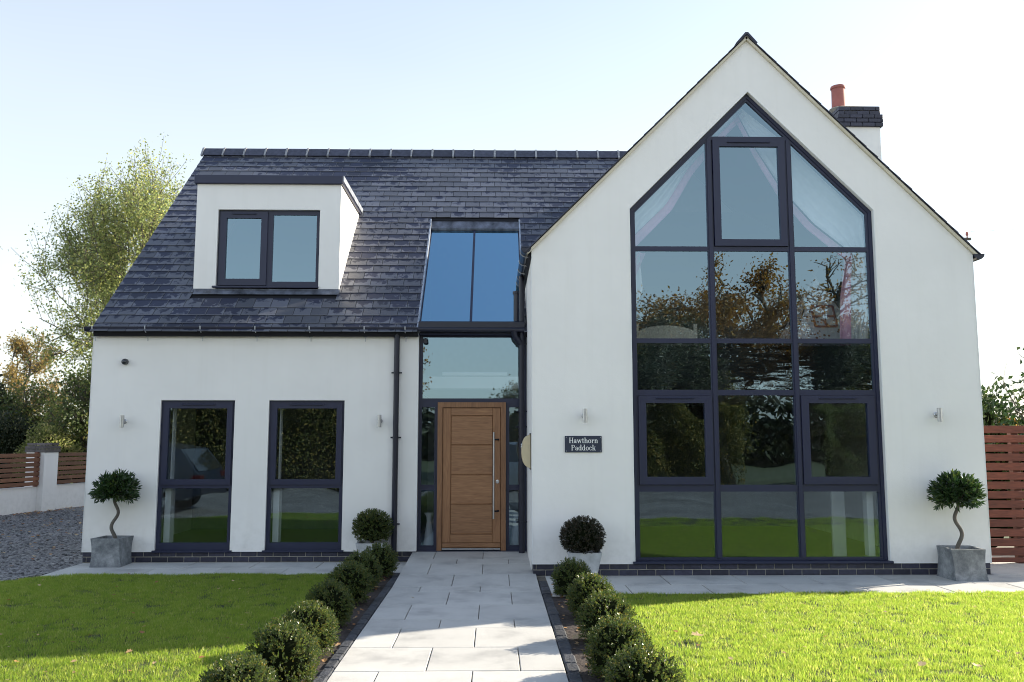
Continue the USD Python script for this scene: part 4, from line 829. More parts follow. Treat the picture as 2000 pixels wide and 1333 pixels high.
for i, (x, y, s, lab) in enumerate(LB + RB):
    if i < 4: kinds.append(make_box(40 + i, (x, y, -0.03), lab)); t = kinds[-1]; UsdGeom.Xform(t).AddScaleOp().Set(Gf.Vec3f(s, s, s))
    else: dup(kinds[i % 4], (x, y, -0.03), 67 * i % 360, lab, (s, s, s * (0.97 + 0.02 * (i % 3))))
for k, (x, y, s, rot) in enumerate([(-1.5, -6.5, 1.05, 30), (0.92, -6.4, 1.05, 80)]):
    dup(kinds[k], (x, y, -0.03), rot, ['left box bush nearest the drive, in front of the picture', 'right box bush nearest the drive, in front of the picture'][k], s, 'box bushes out of frame')

# clipped balls in tapered pots
def taper_pot(name, c, z0, w0, w1, h, lab, mat):
    t = thing(name, lab, 'pot', (*c, z0))
    def sq(w, z): return [(c[0] + a * w / 2, c[1] + b * w / 2, z) for a, b in ((-1, -1), (1, -1), (1, 1), (-1, 1))]
    V = sq(w0, z0) + sq(w1, z0 + h) + sq(w1 - 0.05, z0 + h) + sq(w1 - 0.07, z0 + h - 0.06)
    F = [[0, 2, 1], [0, 3, 2]]
    for lo, hi in ((0, 4), (4, 8), (8, 12)):
        for k in range(4): a, b = lo + k, lo + (k + 1) % 4; cc, d = hi + (k + 1) % 4, hi + k; F += [[a, b, cc], [a, cc, d]]
    obj('body', trimesh.Trimesh(V, F, process=False), mat, t)
    obj('compost', trimesh.Trimesh(sq(w1 - 0.066, z0 + h - 0.05), [[0, 1, 2], [0, 2, 3]], process=False), 'soil', t)
    return t
M['pale_concrete'] = M['concrete']
simple('pale_pot', (0.42, 0.43, 0.44), 0.75, var=0.25, scale=9, bump=0.4, bscale=50, bdist=0.004)
def ball_bush(c, zc, r, mat, seed, lab):
    t = thing('topiary_ball', lab, 'bush', (*c, zc - r))
    lv, co = bush_geo(r * 0.96, r * 0.84, 760, 0.024, 0.015, seed, 8, 0.045, 0.06)
    for m in (lv, co): m.apply_translation([*c, zc])
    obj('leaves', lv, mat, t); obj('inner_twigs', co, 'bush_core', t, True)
    obj('stem', tube([(*c, zc - r - 0.12), (*c, zc - r * 0.5)], 0.02, 6), 'bark', t)
taper_pot('tapered_pot', (-1.665, 1.40), -0.045, 0.30, 0.41, 0.30, 'pale square tapered pot by the downpipe left of the door', 'pale_pot')
ball_bush((-1.665, 1.38), 0.452, 0.262, 'box_leaf', 71, 'clipped green ball bush in the pale pot left of the door')
taper_pot('tapered_pot', (1.075, -0.27), 0.0, 0.25, 0.385, 0.33, 'pale square tapered pot under the house sign', 'pale_pot')
ball_bush((1.055, -0.29), 0.500, 0.252, 'box_leaf_bronze', 72, 'clipped bronze ball bush in the pot under the house sign')

# bay trees with wavy stems in twisted concrete planters
def twisted(c, z0, w0, wm, w1, h, a0, a1, lab):
    t = thing('planter', lab, 'planter', (*c, z0)); n = 9; V = []; F = []
    def ringv(w, ang, z, k=6):
        pts = []
        for s in range(4):
            p = np.array([math.cos(ang + PI / 4 + s * PI / 2), math.sin(ang + PI / 4 + s * PI / 2)]) * w / math.sqrt(2); q = np.array([math.cos(ang + PI / 4 + (s + 1) * PI / 2), math.sin(ang + PI / 4 + (s + 1) * PI / 2)]) * w / math.sqrt(2)
            for u in range(k): pts.append((*(np.array(c) + p + (q - p) * u / k), z))
        return pts
    R = []
    for i in range(n):
        u = i / (n - 1); w = w0 * (1 - u) ** 2 + w1 * u ** 2 + 2 * u * (1 - u) * wm
        R.append(ringv(w, a0 + (a1 - a0) * u, z0 + h * u))
    R.append(ringv(w1 - 0.06, a1, z0 + h)); R.append(ringv(w1 - 0.08, a1, z0 + h - 0.07))
    V = np.array([p for r_ in R for p in r_]); k = len(R[0])
    for i in range(len(R) - 1):
        for j in range(k): a, b, cc, d = i * k + j, i * k + (j + 1) % k, (i + 1) * k + (j + 1) % k, (i + 1) * k + j; F += [[a, b, cc], [a, cc, d]]
    obj('body', trimesh.Trimesh(V, F, process=False), 'concrete', t, smooth=40)
    rr = ringv(w1 - 0.075, a1, z0 + h - 0.055, 1); obj('compost', trimesh.Trimesh(rr, [[0, 1, 2], [0, 2, 3]], process=False), 'soil', t)
def bay(c, z0, ztrunk, wav, zc, rx, rzz, seed, lab, ph):
    t = thing('bay_tree', lab, 'tree', (*c, z0)); r = np.random.default_rng(seed)
    zz = np.linspace(z0 + 0.25, zc - 0.05, 40); u = (zz - zz[0]) / (zz[-1] - zz[0])
    pts = np.stack([c[0] + wav * np.sin(u * 2 * PI * 1.75 + ph) * (0.35 + 0.65 * np.sin(PI * np.clip(u * 1.05, 0, 1))), c[1] + 0.3 * wav * np.cos(u * 2 * PI * 1.75), zz], 1)
    obj('trunk', tube(pts, np.linspace(0.026, 0.019, 40), 10), 'pale_bark', t, True)
    n = 230; d = unit(n, r); d = d[d[:, 2] > -0.62]; k = 1 + 0.22 * (meshkit.fbm(d * 2.6 + seed, 3, seed) - 0.5) * 2
    P = d * k[:, None] * np.array([rx, rx, rzz]) * 0.80 + [*c, zc]; P[:, 2] = np.maximum(P[:, 2], zc - rzz * 0.62)
    lv = cat([sprig_mesh(P, d, 0.11, 7, 0.092, 0.032, r, 0.25, 0.35), sprig_mesh((P[:160] - [*c, zc]) * 0.68 + [*c, zc], d[:160], 0.10, 6, 0.085, 0.032, r, 0.2, 0.4)])
    obj('crown', lv, 'bay_leaf', t)
    tw = [tube([pts[-1], pts[-1] * 0.4 + p * 0.6 + [0, 0, -0.02], p], [0.012, 0.007, 0.003], 5) for p in P[r.choice(len(P), 40)]]
    obj('twigs', cat(tw), 'bark', t)
twisted((-5.20, 1.36), -0.045, 0.41, 0.345, 0.40, 0.375, 0.05, -0.08, 'weathered concrete planter at the left corner of the house')
bay((-5.18, 1.36), -0.045, 0.38, 0.042, 0.965, 0.262, 0.215, 81, 'bay tree with wavy stem in the planter at the left corner', 0.6)
twisted((5.60, -0.29), 0.0, 0.405, 0.345, 0.40, 0.365, 0.06, -0.07, 'weathered concrete planter at the right corner of the house')
bay((5.57, -0.32), 0.0, 0.36, 0.040, 0.995, 0.258, 0.215, 82, 'bay tree with wavy stem and sunlit crown at the right corner', 3.4)

# ------------------------------------------------------------------ trees and shrubs
def tree(name, lab, category, loc, h, cr, leafm, barkm, seed, nleaf, L, levels=4, up=0.25, trunk_h=0.28, tr=0.12, kids=5, ang=0.75, sig=0.22, bare=0.0, group=None, sides=6, lean=(0, 0)):
    r = np.random.default_rng(seed); wood_, tips = [], []
    stack = [(np.zeros(3), np.array([lean[0], lean[1], 1.0]), 1.0, tr, 0)]
    while stack:
        p, d, ln, rad, lv = stack.pop()
        n = 5 if lv < 3 else 3; pts = [p]; dirs = [d]
        for k in range(n):
            d = d + r.normal(size=3) * (0.05 if lv == 0 else 0.16) + np.array([0, 0, up * 0.22]); d /= np.linalg.norm(d); p = p + d * ln / n; pts.append(p); dirs.append(d)
        pts = np.array(pts); wood_.append(tube(pts, np.linspace(rad, rad * 0.55, n + 1), sides if lv < 2 else 4, cap=False))
        if lv >= levels - 1: tips.append(pts[1:])
        if lv < levels:
            nk = kids + (2 if lv == 0 else 0)
            for k in range(nk):
                u = r.uniform(trunk_h if lv == 0 else 0.3, 1.0); i = min(int(u * n), n - 1); q = pts[i] + (pts[i + 1] - pts[i]) * (u * n - i)
                s = unit(1, r)[0]; s -= dirs[i] * (s @ dirs[i]); s /= np.linalg.norm(s); a = ang * r.uniform(.6, 1.25)
                nd = dirs[i] * math.cos(a) + s * math.sin(a); stack.append((q, nd, ln * r.uniform(.42, .66), rad * (0.42 if lv == 0 else .5), lv + 1))
    tips = np.vstack(tips); W_ = cat(wood_)
    P = tips[r.choice(len(tips), nleaf)]; zmax = np.percentile(tips[:, 2], 99.5); rr = np.percentile(np.linalg.norm(tips[:, :2] - np.median(tips[:, :2], 0), axis=1), 92)
    S = np.array([cr / rr, cr / rr, h / zmax]); loc = np.array(loc, float)
    P = P * S + r.normal(size=P.shape) * sig; W_.vertices = W_.vertices * S + loc; P = P + loc
    if bare: P = P[meshkit.fbm(P * 0.7, 2, seed) > bare]
    D = unit(len(P), r) + [0, 0, -0.25]
    t = thing(name, lab, category, loc, group)
    obj('trunk', W_, barkm, t, True); obj('crown', leaf_mesh(P, D, L * r.uniform(.7, 1.25, len(P)), L * 0.62, 0.2, r), leafm, t)
    return t
def shrub(name, lab, category, loc, rx, ry, h, leafm, seed, n, L, group=None, bump=0.35):
    r = np.random.default_rng(seed); d = unit(n, r); d[:, 2] = np.abs(d[:, 2]) * 1.0; k = 1 + bump * (meshkit.fbm(d * 2.4 + seed, 4, seed) - 0.5) * 2
    rad = r.uniform(0.72, 1.03, n) ** 0.8; P = d * (k * rad)[:, None] * [rx, ry, h * 0.62] + [0, 0, h * 0.36]; P[:, 2] = np.where(P[:, 2] < 0.05, r.uniform(0, h * .4, n), P[:, 2])
    t = thing(name, lab, category, loc, group); loc = np.array(loc, float)
    core = trimesh.creation.icosphere(subdivisions=3); v = core.vertices; core.vertices = v * [rx * .72, ry * .72, h * 0.42] + [0, 0, h * 0.42] + loc
    st = cat([tube([loc + [a, b, 0], loc + [a * 3, b * 3, h * 0.6]], [0.03, 0.012], 5) for a, b in ((.05, .02), (-.05, .04), (0, -.06))])
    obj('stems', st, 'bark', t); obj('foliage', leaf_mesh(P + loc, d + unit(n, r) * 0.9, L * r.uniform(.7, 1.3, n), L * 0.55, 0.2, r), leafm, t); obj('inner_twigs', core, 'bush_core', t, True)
    return t
tree('poplar_tree', 'tall pale green airy tree rising behind the left roof slope', 'tree', (-9.5, 17.0, -0.1), 10.8, 3.1, 'willow_leaf', 'bark', 9, 64000, 0.085, 3, 0.25, 0.24, 0.014, 11, 0.80, 0.11, lean=(-0.40, 0))
tree('autumn_tree', 'thin golden brown tree far left beyond the conifer', 'tree', (-21.3, 29, -0.1), 6.6, 1.8, 'gold_leaf', 'bark', 15, 7000, 0.12, 4, 0.4, 0.2, 0.04, 5, 0.7, 0.12)
tree('garden_tree', 'mid green tree between the left wall and the tall pale tree', 'tree', (-11.6, 14.2, -0.1), 4.1, 1.25, 'green_leaf', 'bark', 25, 9000, 0.10, 4, 0.5, 0.1, 0.05, 6, 0.65, 0.15)
tree('garden_tree', 'leafy green tree left of the house, below the golden tree', 'tree', (-13.9, 15.5, -0.1), 3.4, 1.3, 'green_leaf', 'bark', 26, 9000, 0.10, 4, 0.4, 0.05, 0.05, 6, 0.7, 0.18)
shrub('dark_conifer', 'dark conifer at the left picture edge above the slatted fence', 'tree', (-15.7, 16.0, -0.1), 1.25, 1.1, 3.9, 'dark_leaf', 31, 7000, 0.12)
shrub('dark_shrub', 'dark shrub below the conifer behind the slatted fence', 'shrub', (-13.6, 13.8, -0.1), 1.3, 1.0, 2.5, 'dark_leaf', 32, 5000, 0.09)
shrub('pale_shrub', 'pale yellow green shrub above the brick capped pillar', 'shrub', (-12.1, 13.2, -0.1), 0.85, 0.7, 2.15, 'pale_leaf', 33, 4500, 0.08)
shrub('green_shrub', 'bright green shrub between the pillar and the house corner', 'shrub', (-11.45, 14.6, -0.1), 0.9, 0.8, 2.2, 'green_leaf', 34, 4500, 0.08)
shrub('laurel_shrub', 'dark large leaved shrub beside the right house corner', 'shrub', (7.55, 2.55, -0.02), 0.50, 0.55, 2.55, 'bay_leaf', 35, 2000, 0.10)
shrub('garden_shrub', 'sunlit light green shrub seen through the red fence', 'shrub', (8.4, 2.4, -0.02), 0.9, 0.5, 1.9, 'pale_leaf', 36, 3000, 0.10)
shrub('far_shrub', 'soft green bush in the distance over the red fence', 'shrub', (13.2, 12.2, -0.1), 1.6, 1.0, 2.9, 'green_leaf', 37, 5000, 0.09)
shrub('orange_shrub', 'small orange leaved shrub over the red fence', 'shrub', (8.85, 4.0, -0.05), 0.32, 0.3, 2.05, 'autumn_leaf', 39, 500, 0.09)
tree('young_tree', 'young tree with long leaves at the right picture edge', 'tree', (8.15, 1.9, -0.02), 3.1, 0.72, 'bay_leaf', 'bark', 38, 700, 0.105, 3, 0.3, 0.4, 0.03, 5, 0.8, 0.06)

# ------------------------------------------------------------------ fences, neighbour, pole
w = thing('boundary_wall', 'white boundary wall with slatted panels and brick capped pillars on the left', 'wall', (-11.06, 10.82, -0.06)); origin[str(w.GetPath())] = np.zeros(3)
UsdGeom.Xform(w).AddRotateZOp().Set(79.5)
obj('base_wall', cat([CB(-2.05, -0.25, -0.10, 0.10, -0.1, 0.60, 0.008), CB(0.25, 2.05, -0.10, 0.10, -0.1, 0.60, 0.008), CB(2.55, 5.5, -0.10, 0.10, -0.1, 0.6, .008), CB(-6.0, -2.55, -0.10, 0.10, -0.1, 0.6, .008)]), 'render', w)
for px in (-2.3, 0.0, 2.3):
    pl = obj('pillar', CB(px - 0.25, px + 0.25, -0.25, 0.25, -0.1, 1.42, 0.008), 'render', w)
    for j in range(3):
        g = 0.03 if j < 2 else 0.0; z = 1.422 + j * 0.076
        for k in range(2):
            for sy in (0, 1):
                xa = px - 0.25 - g + k * (0.25 + g); ya = -0.25 - g + sy * (0.25 + g)
                obj('brick', CB(xa + .003, xa + 0.25 + g - .005, ya + .003, ya + 0.25 + g - .005, z, z + 0.067, 0.005), 'brick_brown', pl)
for a, b in ((-6.0, -2.62), (-2.02, -0.27), (0.27, 2.02), (2.6, 5.0)):
    for k in range(7): obj('slat', CB(a, b, -0.155, -0.13, 0.63 + k * 0.113, 0.63 + k * 0.113 + 0.088, 0.004), 'fence_light', w)
    for x in (a + 0.03, b - 0.05): obj('post', CB(x - 0.03, x + 0.05, -0.13, -0.05, 0.60, 1.42, 0.004), 'fence_dark', w)
t = thing('slatted_fence', 'dark red slatted timber fence beside the right house corner', 'fence', (7.8, 0.95, 0))
for k in range(15): obj('slat', CB(6.14, 9.45, 0.93, 0.955, max(0.02, 1.838 - k * 0.1255 - 0.101), 1.838 - k * 0.1255, 0.004), 'fence_dark', t)
for x in (6.24, 7.10, 8.3, 9.4): obj('post', CB(x - 0.05, x + 0.05, 0.956, 1.05, -0.05, 1.82, 0.005), 'fence_dark', t)
t = thing('neighbour_house', 'white neighbouring house at the right picture edge', 'house', (21, 14, 0))
nb = obj('wall', B(18.35, 24, 11, 18, -0.1, 4.1), 'render', t)
obj('roof', YZ(Polygon([(10.7, 4.1), (18.3, 4.1), (14.5, 6.0)]), 18.25, 24.2), 'ridge_clay', t)
obj('window', cat([ring(19.6, 20.8, 1.0, 2.3, 0.06, 10.98, 11.02), B(19.66, 20.74, 10.992, 10.998, 1.06, 2.24)]), 'frame', t)
t = thing('power_pole', 'top of a timber power pole behind the right eaves', 'pole', (22.65, 30, -0.1))
obj('pole', tube([(22.65, 30, -0.1), (22.65, 30, 11.5)], [0.14, 0.09], 10), 'bark', t)
obj('crossarm', B(22.1, 23.15, 29.88, 29.98, 11.32, 11.44), 'bark', t)
for x in (22.25, 22.98): obj('insulator', cat([lathe([(0, 0), (0.03, 0), (0.03, 0.1), (0.065, 0.12), (0.065, 0.20), (0.045, 0.28), (0.0, 0.30)], 12, (x, 29.93, 11.44))]), 'terracotta', t, smooth=35)
for k, (x, lab) in enumerate(((22.25, 'thin overhead wire, the lower of two over the right eaves'), (22.98, 'thin overhead wire, the upper of two over the right eaves'))):
    u = np.linspace(0, 1, 24); pts = np.stack([x + u * 45, 29.93 - u * 6, 11.72 + u * 4.0 - 3.0 * u * (1 - u)], 1); o = obj('wire', tube(pts, 0.005, 4), 'galvanised'); tag(o, lab, 'wire')

# ------------------------------------------------------------------ the world the windows mirror: drive, hedge, trees, cars
def hedge(lab, xa, xb, y, h, dpt, seed, n, leafm):
    r = np.random.default_rng(seed); X = r.uniform(xa, xb, n); u = r.uniform(0, 1, n); face = u < 0.7
    Z_ = np.where(face, r.uniform(0, 1, n) ** 0.8, 1.0); top = h * (0.62 + 0.80 * meshkit.fbm(np.stack([X * 0.55, 0 * X, 0 * X + seed], 1), 3, seed)); Yb = np.where(face, y + dpt / 2, y + r.uniform(-.5, .5, n) * dpt)
    Yb = Yb + 1.5 * (meshkit.fbm(np.stack([X, Z_ * h, 0 * X], 1) * 0.9, 3, seed + 1) - 0.5) + r.normal(0, .06, n); P = np.stack([X, Yb, Z_ * top], 1)
    t = thing('hedge', lab, 'hedge', ((xa + xb) / 2, y, -0.1))
    obj('foliage', leaf_mesh(P, unit(n, r) + [0, 0.5, 0.3], 0.075 * r.uniform(.7, 1.3, n), 0.05, 0.2, r), leafm, t); obj('inner_twigs', B(xa + 0.5, xb - 0.5, y - dpt * .4, y + dpt * .05, -0.1, h * 0.66), 'bush_core', t)
hedge('olive hedge across the drive, mirrored in the low left windows', -19, -3.2, -14.8, 3.9, 1.6, 51, 52000, 'olive_leaf')
hedge('hedge left of the lane mouth across the drive, mirrored in the gable', 2.0, 8.9, -20.5, 2.9, 1.8, 52, 26000, 'olive_leaf')
hedge('hedge right of the lane mouth across the drive, mirrored in the gable', 11.6, 24, -20.0, 2.7, 1.8, 53, 30000, 'green_leaf')
far = [('oak_tree', 'orange brown autumn oak mirrored in the tall gable window', (9.3, -24, -.1), 9.4, 4.1, 'autumn_leaf', 61, 30000, 0.13, 0.35, 0.0),
       ('ash_tree', 'half bare brown tree mirrored right of the autumn oak', (15.2, -25.5, -.1), 9.2, 3.2, 'autumn_leaf', 62, 11000, 0.12, 0.35, 0.35),
       ('ivy_tree', 'dark ivy clad tree mirrored at the left of the gable window', (6.3, -21.8, -.1), 6.4, 1.9, 'dark_leaf', 63, 12000, 0.13, 0.3, 0.0),
       ('ivy_tree', 'dark ivy clad tree mirrored at the right of the gable window', (13.3, -22.5, -.1), 6.6, 1.5, 'dark_leaf', 64, 10000, 0.13, 0.5, 0.0),
       ('ivy_tree', 'dense dark tree behind the hedge, mirrored low in the left gable panes', (4.2, -24.5, -.1), 6.3, 2.2, 'olive_leaf', 161, 14000, 0.13, 0.3, 0.0),
       ('ivy_tree', 'dense dark tree behind the hedge, mirrored under the autumn oak', (8.3, -27, -.1), 6.8, 2.3, 'dark_leaf', 162, 14000, 0.13, 0.3, 0.0),
       ('ivy_tree', 'dense tree right of the lane, mirrored in the right gable panes', (15.6, -23.5, -.1), 6.2, 2.3, 'olive_leaf', 163, 14000, 0.13, 0.3, 0.0),
       ('garden_tree', 'green and gold tree mirrored above the hedge', (-9.5, -20, -.1), 6.4, 2.6, 'olive_leaf', 65, 12000, 0.14, 0.35, 0.0),
       ('garden_tree', 'rusty tree mirrored above the hedge at right', (-4.6, -21, -.1), 5.6, 2.2, 'autumn_leaf', 66, 7000, 0.13, 0.35, 0.3),
       ('garden_tree', 'green tree mirrored at the far left of the hedge', (-16.5, -19, -.1), 7.0, 2.8, 'olive_leaf', 67, 12000, 0.14, 0.35, 0.0),
       ('garden_tree', 'low olive tree mirrored in the glazing over the door', (1.6, -27, -.1), 4.8, 2.6, 'olive_leaf', 68, 9000, 0.14, 0.35, 0.2)]
for nm, lab, loc, h, cr, lm, sd, n, L, up, bare in far:
    tree(nm, lab, 'tree', loc, h, cr, lm, 'bark', sd, n, L, 4, up, 0.25, 0.075, 5, 0.8, 0.20, bare)
tree('garden_tree', 'dark tree at the mouth of the lane, mirrored in the middle of the gable', 'tree', (10.6, -33, -.1), 5.6, 2.0, 'olive_leaf', 'bark', 69, 9000, 0.14, 4, 0.35, 0.1, 0.06, 5, 0.8, 0.25)
tree('garden_tree', 'bare twiggy tree beside the lane, mirrored in the gable', 'tree', (9.0, -29, -.1), 6.5, 2.2, 'autumn_leaf', 'bark', 70, 1500, 0.13, 4, 0.35, 0.1, 0.05, 6, 0.7, 0.2)
r = np.random.default_rng(88); n = 26000; X = r.uniform(-70, 80, n); hh = 3.0 + 2.6 * meshkit.fbm(np.stack([X * 0.16, 0 * X, 0 * X], 1), 3, 4); Zt = r.uniform(0, 1, n) ** 0.7 * hh
P = np.stack([X, -62 + r.normal(0, 1.2, n), Zt], 1); tag(obj('distant_wood', cat([leaf_mesh(P, unit(n, r), 0.5 * r.uniform(.6, 1.4, n), 0.34, 0.2, r), B(-70, 80, -66, -64.5, -0.2, 3.0)]), 'dark_leaf'), 'line of far woodland beyond the lane, mirrored in the gable glass', 'woodland', kind='stuff')
def car(lab, loc, rotz, paint):
    t = thing('parked_car', lab, 'car', loc, 'cars parked on the drive'); origin[str(t.GetPath())] = np.zeros(3); UsdGeom.Xform(t).AddRotateZOp().Set(rotz)
    side = Polygon([(-2.25, 0.35), (-2.30, 0.62), (-2.22, 0.92), (-1.3, 1.02), (-0.75, 1.50), (-0.3, 1.63), (1.2, 1.64), (1.85, 1.50), (2.20, 1.05), (2.30, 0.75), (2.28, 0.38), (1.95, 0.30), (-1.95, 0.30)])
    arches = unary_union([Polygon([(cx + 0.40 * math.cos(a), 0.36 + 0.40 * math.sin(a)) for a in np.linspace(0, 2 * PI, 24)]) for cx in (-1.42, 1.40)])
    body = XZ(side.buffer(0.05).buffer(-0.05).difference(arches), -0.90, 0.90); body = body.subdivide(); v = body.vertices; k = np.clip((v[:, 2] - 0.95) / 0.7, 0, 1); v[:, 1] *= 1 - 0.20 * k; body.vertices = v
    bd = obj('body', body, paint, t, smooth=30)
    gl_ = XZ(Polygon([(-1.18, 1.04), (-0.68, 1.47), (-0.25, 1.57), (1.15, 1.58), (1.65, 1.46), (1.75, 1.06)]), -0.905, 0.905); gl_ = gl_.subdivide(); v = gl_.vertices; k = np.clip((v[:, 2] - 0.95) / 0.7, 0, 1); v[:, 1] *= 1 - 0.20 * k; gl_.vertices = v
    obj('side_window', gl_, 'car_glass', bd)
    obj('rear_window', cat([trimesh.convex.convex_hull(np.array([(1.86, -.66, 1.49), (1.86, .66, 1.49), (2.205, -.76, 1.08), (2.205, .76, 1.08), (1.84, -.66, 1.47), (1.84, .66, 1.47), (2.18, -.76, 1.06), (2.18, .76, 1.06)]))]), 'car_glass', bd)
    for s in (-1, 1):
        obj('tail_light', CB(2.08, 2.30, s * 0.90 - 0.22 * (s > 0), s * 0.90 + 0.22 * (s < 0), 0.86, 1.00, 0.02), 'tail_lamp', t)
        obj('headlight', CB(-2.30, -2.08, s * 0.88 - 0.24 * (s > 0), s * 0.88 + 0.24 * (s < 0), 0.72, 0.86, 0.02), 'steel', t)
    obj('bumper', cat([CB(2.2, 2.34, -0.86, 0.86, 0.38, 0.62, 0.03), CB(-2.34, -2.2, -0.86, 0.86, 0.34, 0.58, 0.03)]), 'black_plastic', t)
    for cx in (-1.42, 1.40):
        for s in (-1, 1):
            yy = s * 0.80
            ty = lathe([(0.235, -0.11), (0.33, -0.11), (0.355, -0.08), (0.36, 0), (0.355, 0.08), (0.33, 0.11), (0.235, 0.11), (0.235, -0.11)], 30); v = ty.vertices; ty.vertices = np.stack([cx + v[:, 0], yy + v[:, 2], 0.36 + v[:, 1]], 1)
            wh = obj('wheel', ty, 'rubber', t, smooth=40)
            sp = [trimesh.convex.convex_hull(np.array([(cx + a * math.cos(q + o), yy + s * (0.085 + dd), 0.36 + a * math.sin(q + o)) for a, o in ((0.05, .5), (0.05, -.5), (0.23, .13), (0.23, -.13)) for dd in (0, .02)])) for q in np.linspace(0, 2 * PI, 6)[:-1]]
            rm = lathe([(0.20, -0.02), (0.236, -0.02), (0.236, 0.02), (0.20, 0.02), (0.20, -0.02)], 30); v = rm.vertices; rm.vertices = np.stack([cx + v[:, 0], yy + s * 0.09 + v[:, 2], 0.36 + v[:, 1]], 1)
            obj('rim', cat(sp + [rm]), 'alloy', wh)
car('dark blue estate car mirrored in the low left window', (-8.95, -6.7, -0.055), 0, 'car_paint')
car('silver blue car mirrored in the right sidelight', (1.0, -15.2, -0.055), 0, 'car_silver')
shrub('garden_shrub', 'leafy shrub behind the house, seen through the rear window', 'shrub', (3.2, 12.2, -0.1), 1.6, 0.9, 2.6, 'pale_leaf', 91, 3500, 0.10)

# ------------------------------------------------------------------ grass, leaves, stones
def instancer(name, protos, mat, P, yaw, scale, idx, tilt=None):
    path = path_for(name, None); pi = UsdGeom.PointInstancer.Define(stage, path); tg = []
    for k, m in enumerate(protos):
        pp = f'{path}/shape_{k + 1:03d}'; usdkit.mesh(stage, pp, m, M[mat], uv=np.column_stack([np.repeat(np.random.default_rng(k).random(len(m.vertices) // 5), 5), np.zeros(len(m.vertices))]) if mat in LEAF else None); tg.append(Sdf.Path(pp))
    pi.CreatePrototypesRel().SetTargets(tg); pi.CreateProtoIndicesAttr(Vt.IntArray.FromNumpy(idx.astype(np.int32)))
    pi.CreatePositionsAttr(Vt.Vec3fArray.FromNumpy(P.astype(np.float32))); pi.CreateScalesAttr(Vt.Vec3fArray.FromNumpy(scale.astype(np.float32)))
    q = np.zeros((len(P), 4)); q[:, 0] = np.cos(yaw / 2); q[:, 3] = np.sin(yaw / 2)
    pi.CreateOrientationsAttr(Vt.QuathArray([Gf.Quath(float(a), float(b), float(c), float(d)) for a, b, c, d in q]))
    return tag(pi.GetPrim(), kind='stuff')
def tuft(seed, n=64, rad=0.085, h=0.036):
    r = np.random.default_rng(seed); a = r.uniform(0, 2 * PI, n); q = rad * np.sqrt(r.uniform(0, 1, n)); b = np.stack([q * np.cos(a), q * np.sin(a), np.full(n, -0.008)], 1)
    hh = h * r.uniform(.55, 1.15, n); ln = unit(n, r); ln[:, 2] = 0; lean = ln * (hh * r.uniform(.1, .75, n))[:, None]; th = r.uniform(0, PI, n); s = np.stack([np.cos(th), np.sin(th), 0 * th], 1) * r.uniform(.0012, .0021, n)[:, None]
    m = b + lean * 0.35 + np.array([0, 0, 1]) * (hh * 0.6)[:, None]; t = b + lean + np.array([0, 0, 1]) * hh[:, None]
    V = np.stack([b - s, b + s, m - s * .8, m + s * .8, t], 1).reshape(-1, 3); k = 5 * np.arange(n)
    return trimesh.Trimesh(V, np.vstack([np.stack([k, k + 1, k + 3], 1), np.stack([k, k + 3, k + 2], 1), np.stack([k + 2, k + 3, k + 4], 1)]), process=False)
def scatter(poly, dens, seed):
    import shapely
    r = np.random.default_rng(seed); x0, y0, x1, y1 = poly.bounds; n = int((x1 - x0) * (y1 - y0) * dens)
    p = np.stack([r.uniform(x0, x1, n), r.uniform(y0, y1, n)], 1); return p[shapely.contains_xy(poly, p[:, 0], p[:, 1])], r
tufts = [tuft(s) for s in range(6)]
for poly, zf, sd, lab in ((left_poly, left_z, 1, 'short grass of the lawn left of the path'), (right_poly, right_z, 2, 'short grass of the lawn right of the path')):
    pts, r = scatter(poly, 240, sd); near = pts[:, 1] > -5.6; far_keep = r.uniform(size=len(pts)) < 0.25; pts = pts[near | far_keep]
    z = zf(pts[:, 0], pts[:, 1]); pt = meshkit.fbm(np.stack([pts[:, 0] * 1.7, pts[:, 1] * 1.7, 0 * z], 1), 3, sd); sc = 0.85 + 0.35 * pt; sc3 = np.stack([1 + 0 * sc, 1 + 0 * sc, sc], 1) * r.uniform(.85, 1.15, (len(pts), 1))
    tag(instancer('grass', tufts, 'grass_blade', np.column_stack([pts, z]), r.uniform(0, 2 * PI, len(pts)), sc3, r.integers(0, 6, len(pts))), lab, 'grass')
def dead_leaf(P, yaw, s, r, n=7):
    """curled lobed leaf"""
    V = []; F = []
    o = [(0, -1), (0.35, -0.55), (0.75, -0.5), (0.55, -0.05), (0.85, 0.3), (0.4, 0.45), (0, 1), (-0.4, 0.45), (-0.85, 0.3), (-0.55, -0.05), (-0.75, -0.5), (-0.35, -0.55)]
    c, sn = math.cos(yaw), math.sin(yaw); curl = r.uniform(.15, .5); tl = r.uniform(-.3, .3, 2)
    pts = [(0, 0)] + o
    for x, y in pts:
        z = curl * (x * x) + 0.25 * curl * y * y + tl[0] * x + tl[1] * y; V.append((P[0] + s * (c * x - sn * y), P[1] + s * (sn * x + c * y), P[2] + s * z + s * 0.25))
    k = len(o); F = [[0, 1 + i, 1 + (i + 1) % k] for i in range(k)]
    return trimesh.Trimesh(V, F, process=False)
def litter(name, P, smin, smax, seed, lab):
    r = np.random.default_rng(seed); o = obj(name, cat([dead_leaf(p, r.uniform(0, 6.28), r.uniform(smin, smax), r) for p in P]), 'fallen_leaf'); tag(o, lab, 'leaves', kind='stuff')
pts, r = scatter(left_poly, 3.4, 21); litter('leaf_litter', np.column_stack([pts, left_z(pts[:, 0], pts[:, 1]) + 0.030]), 0.014, 0.030, 1, 'small yellow leaves scattered over the left lawn')
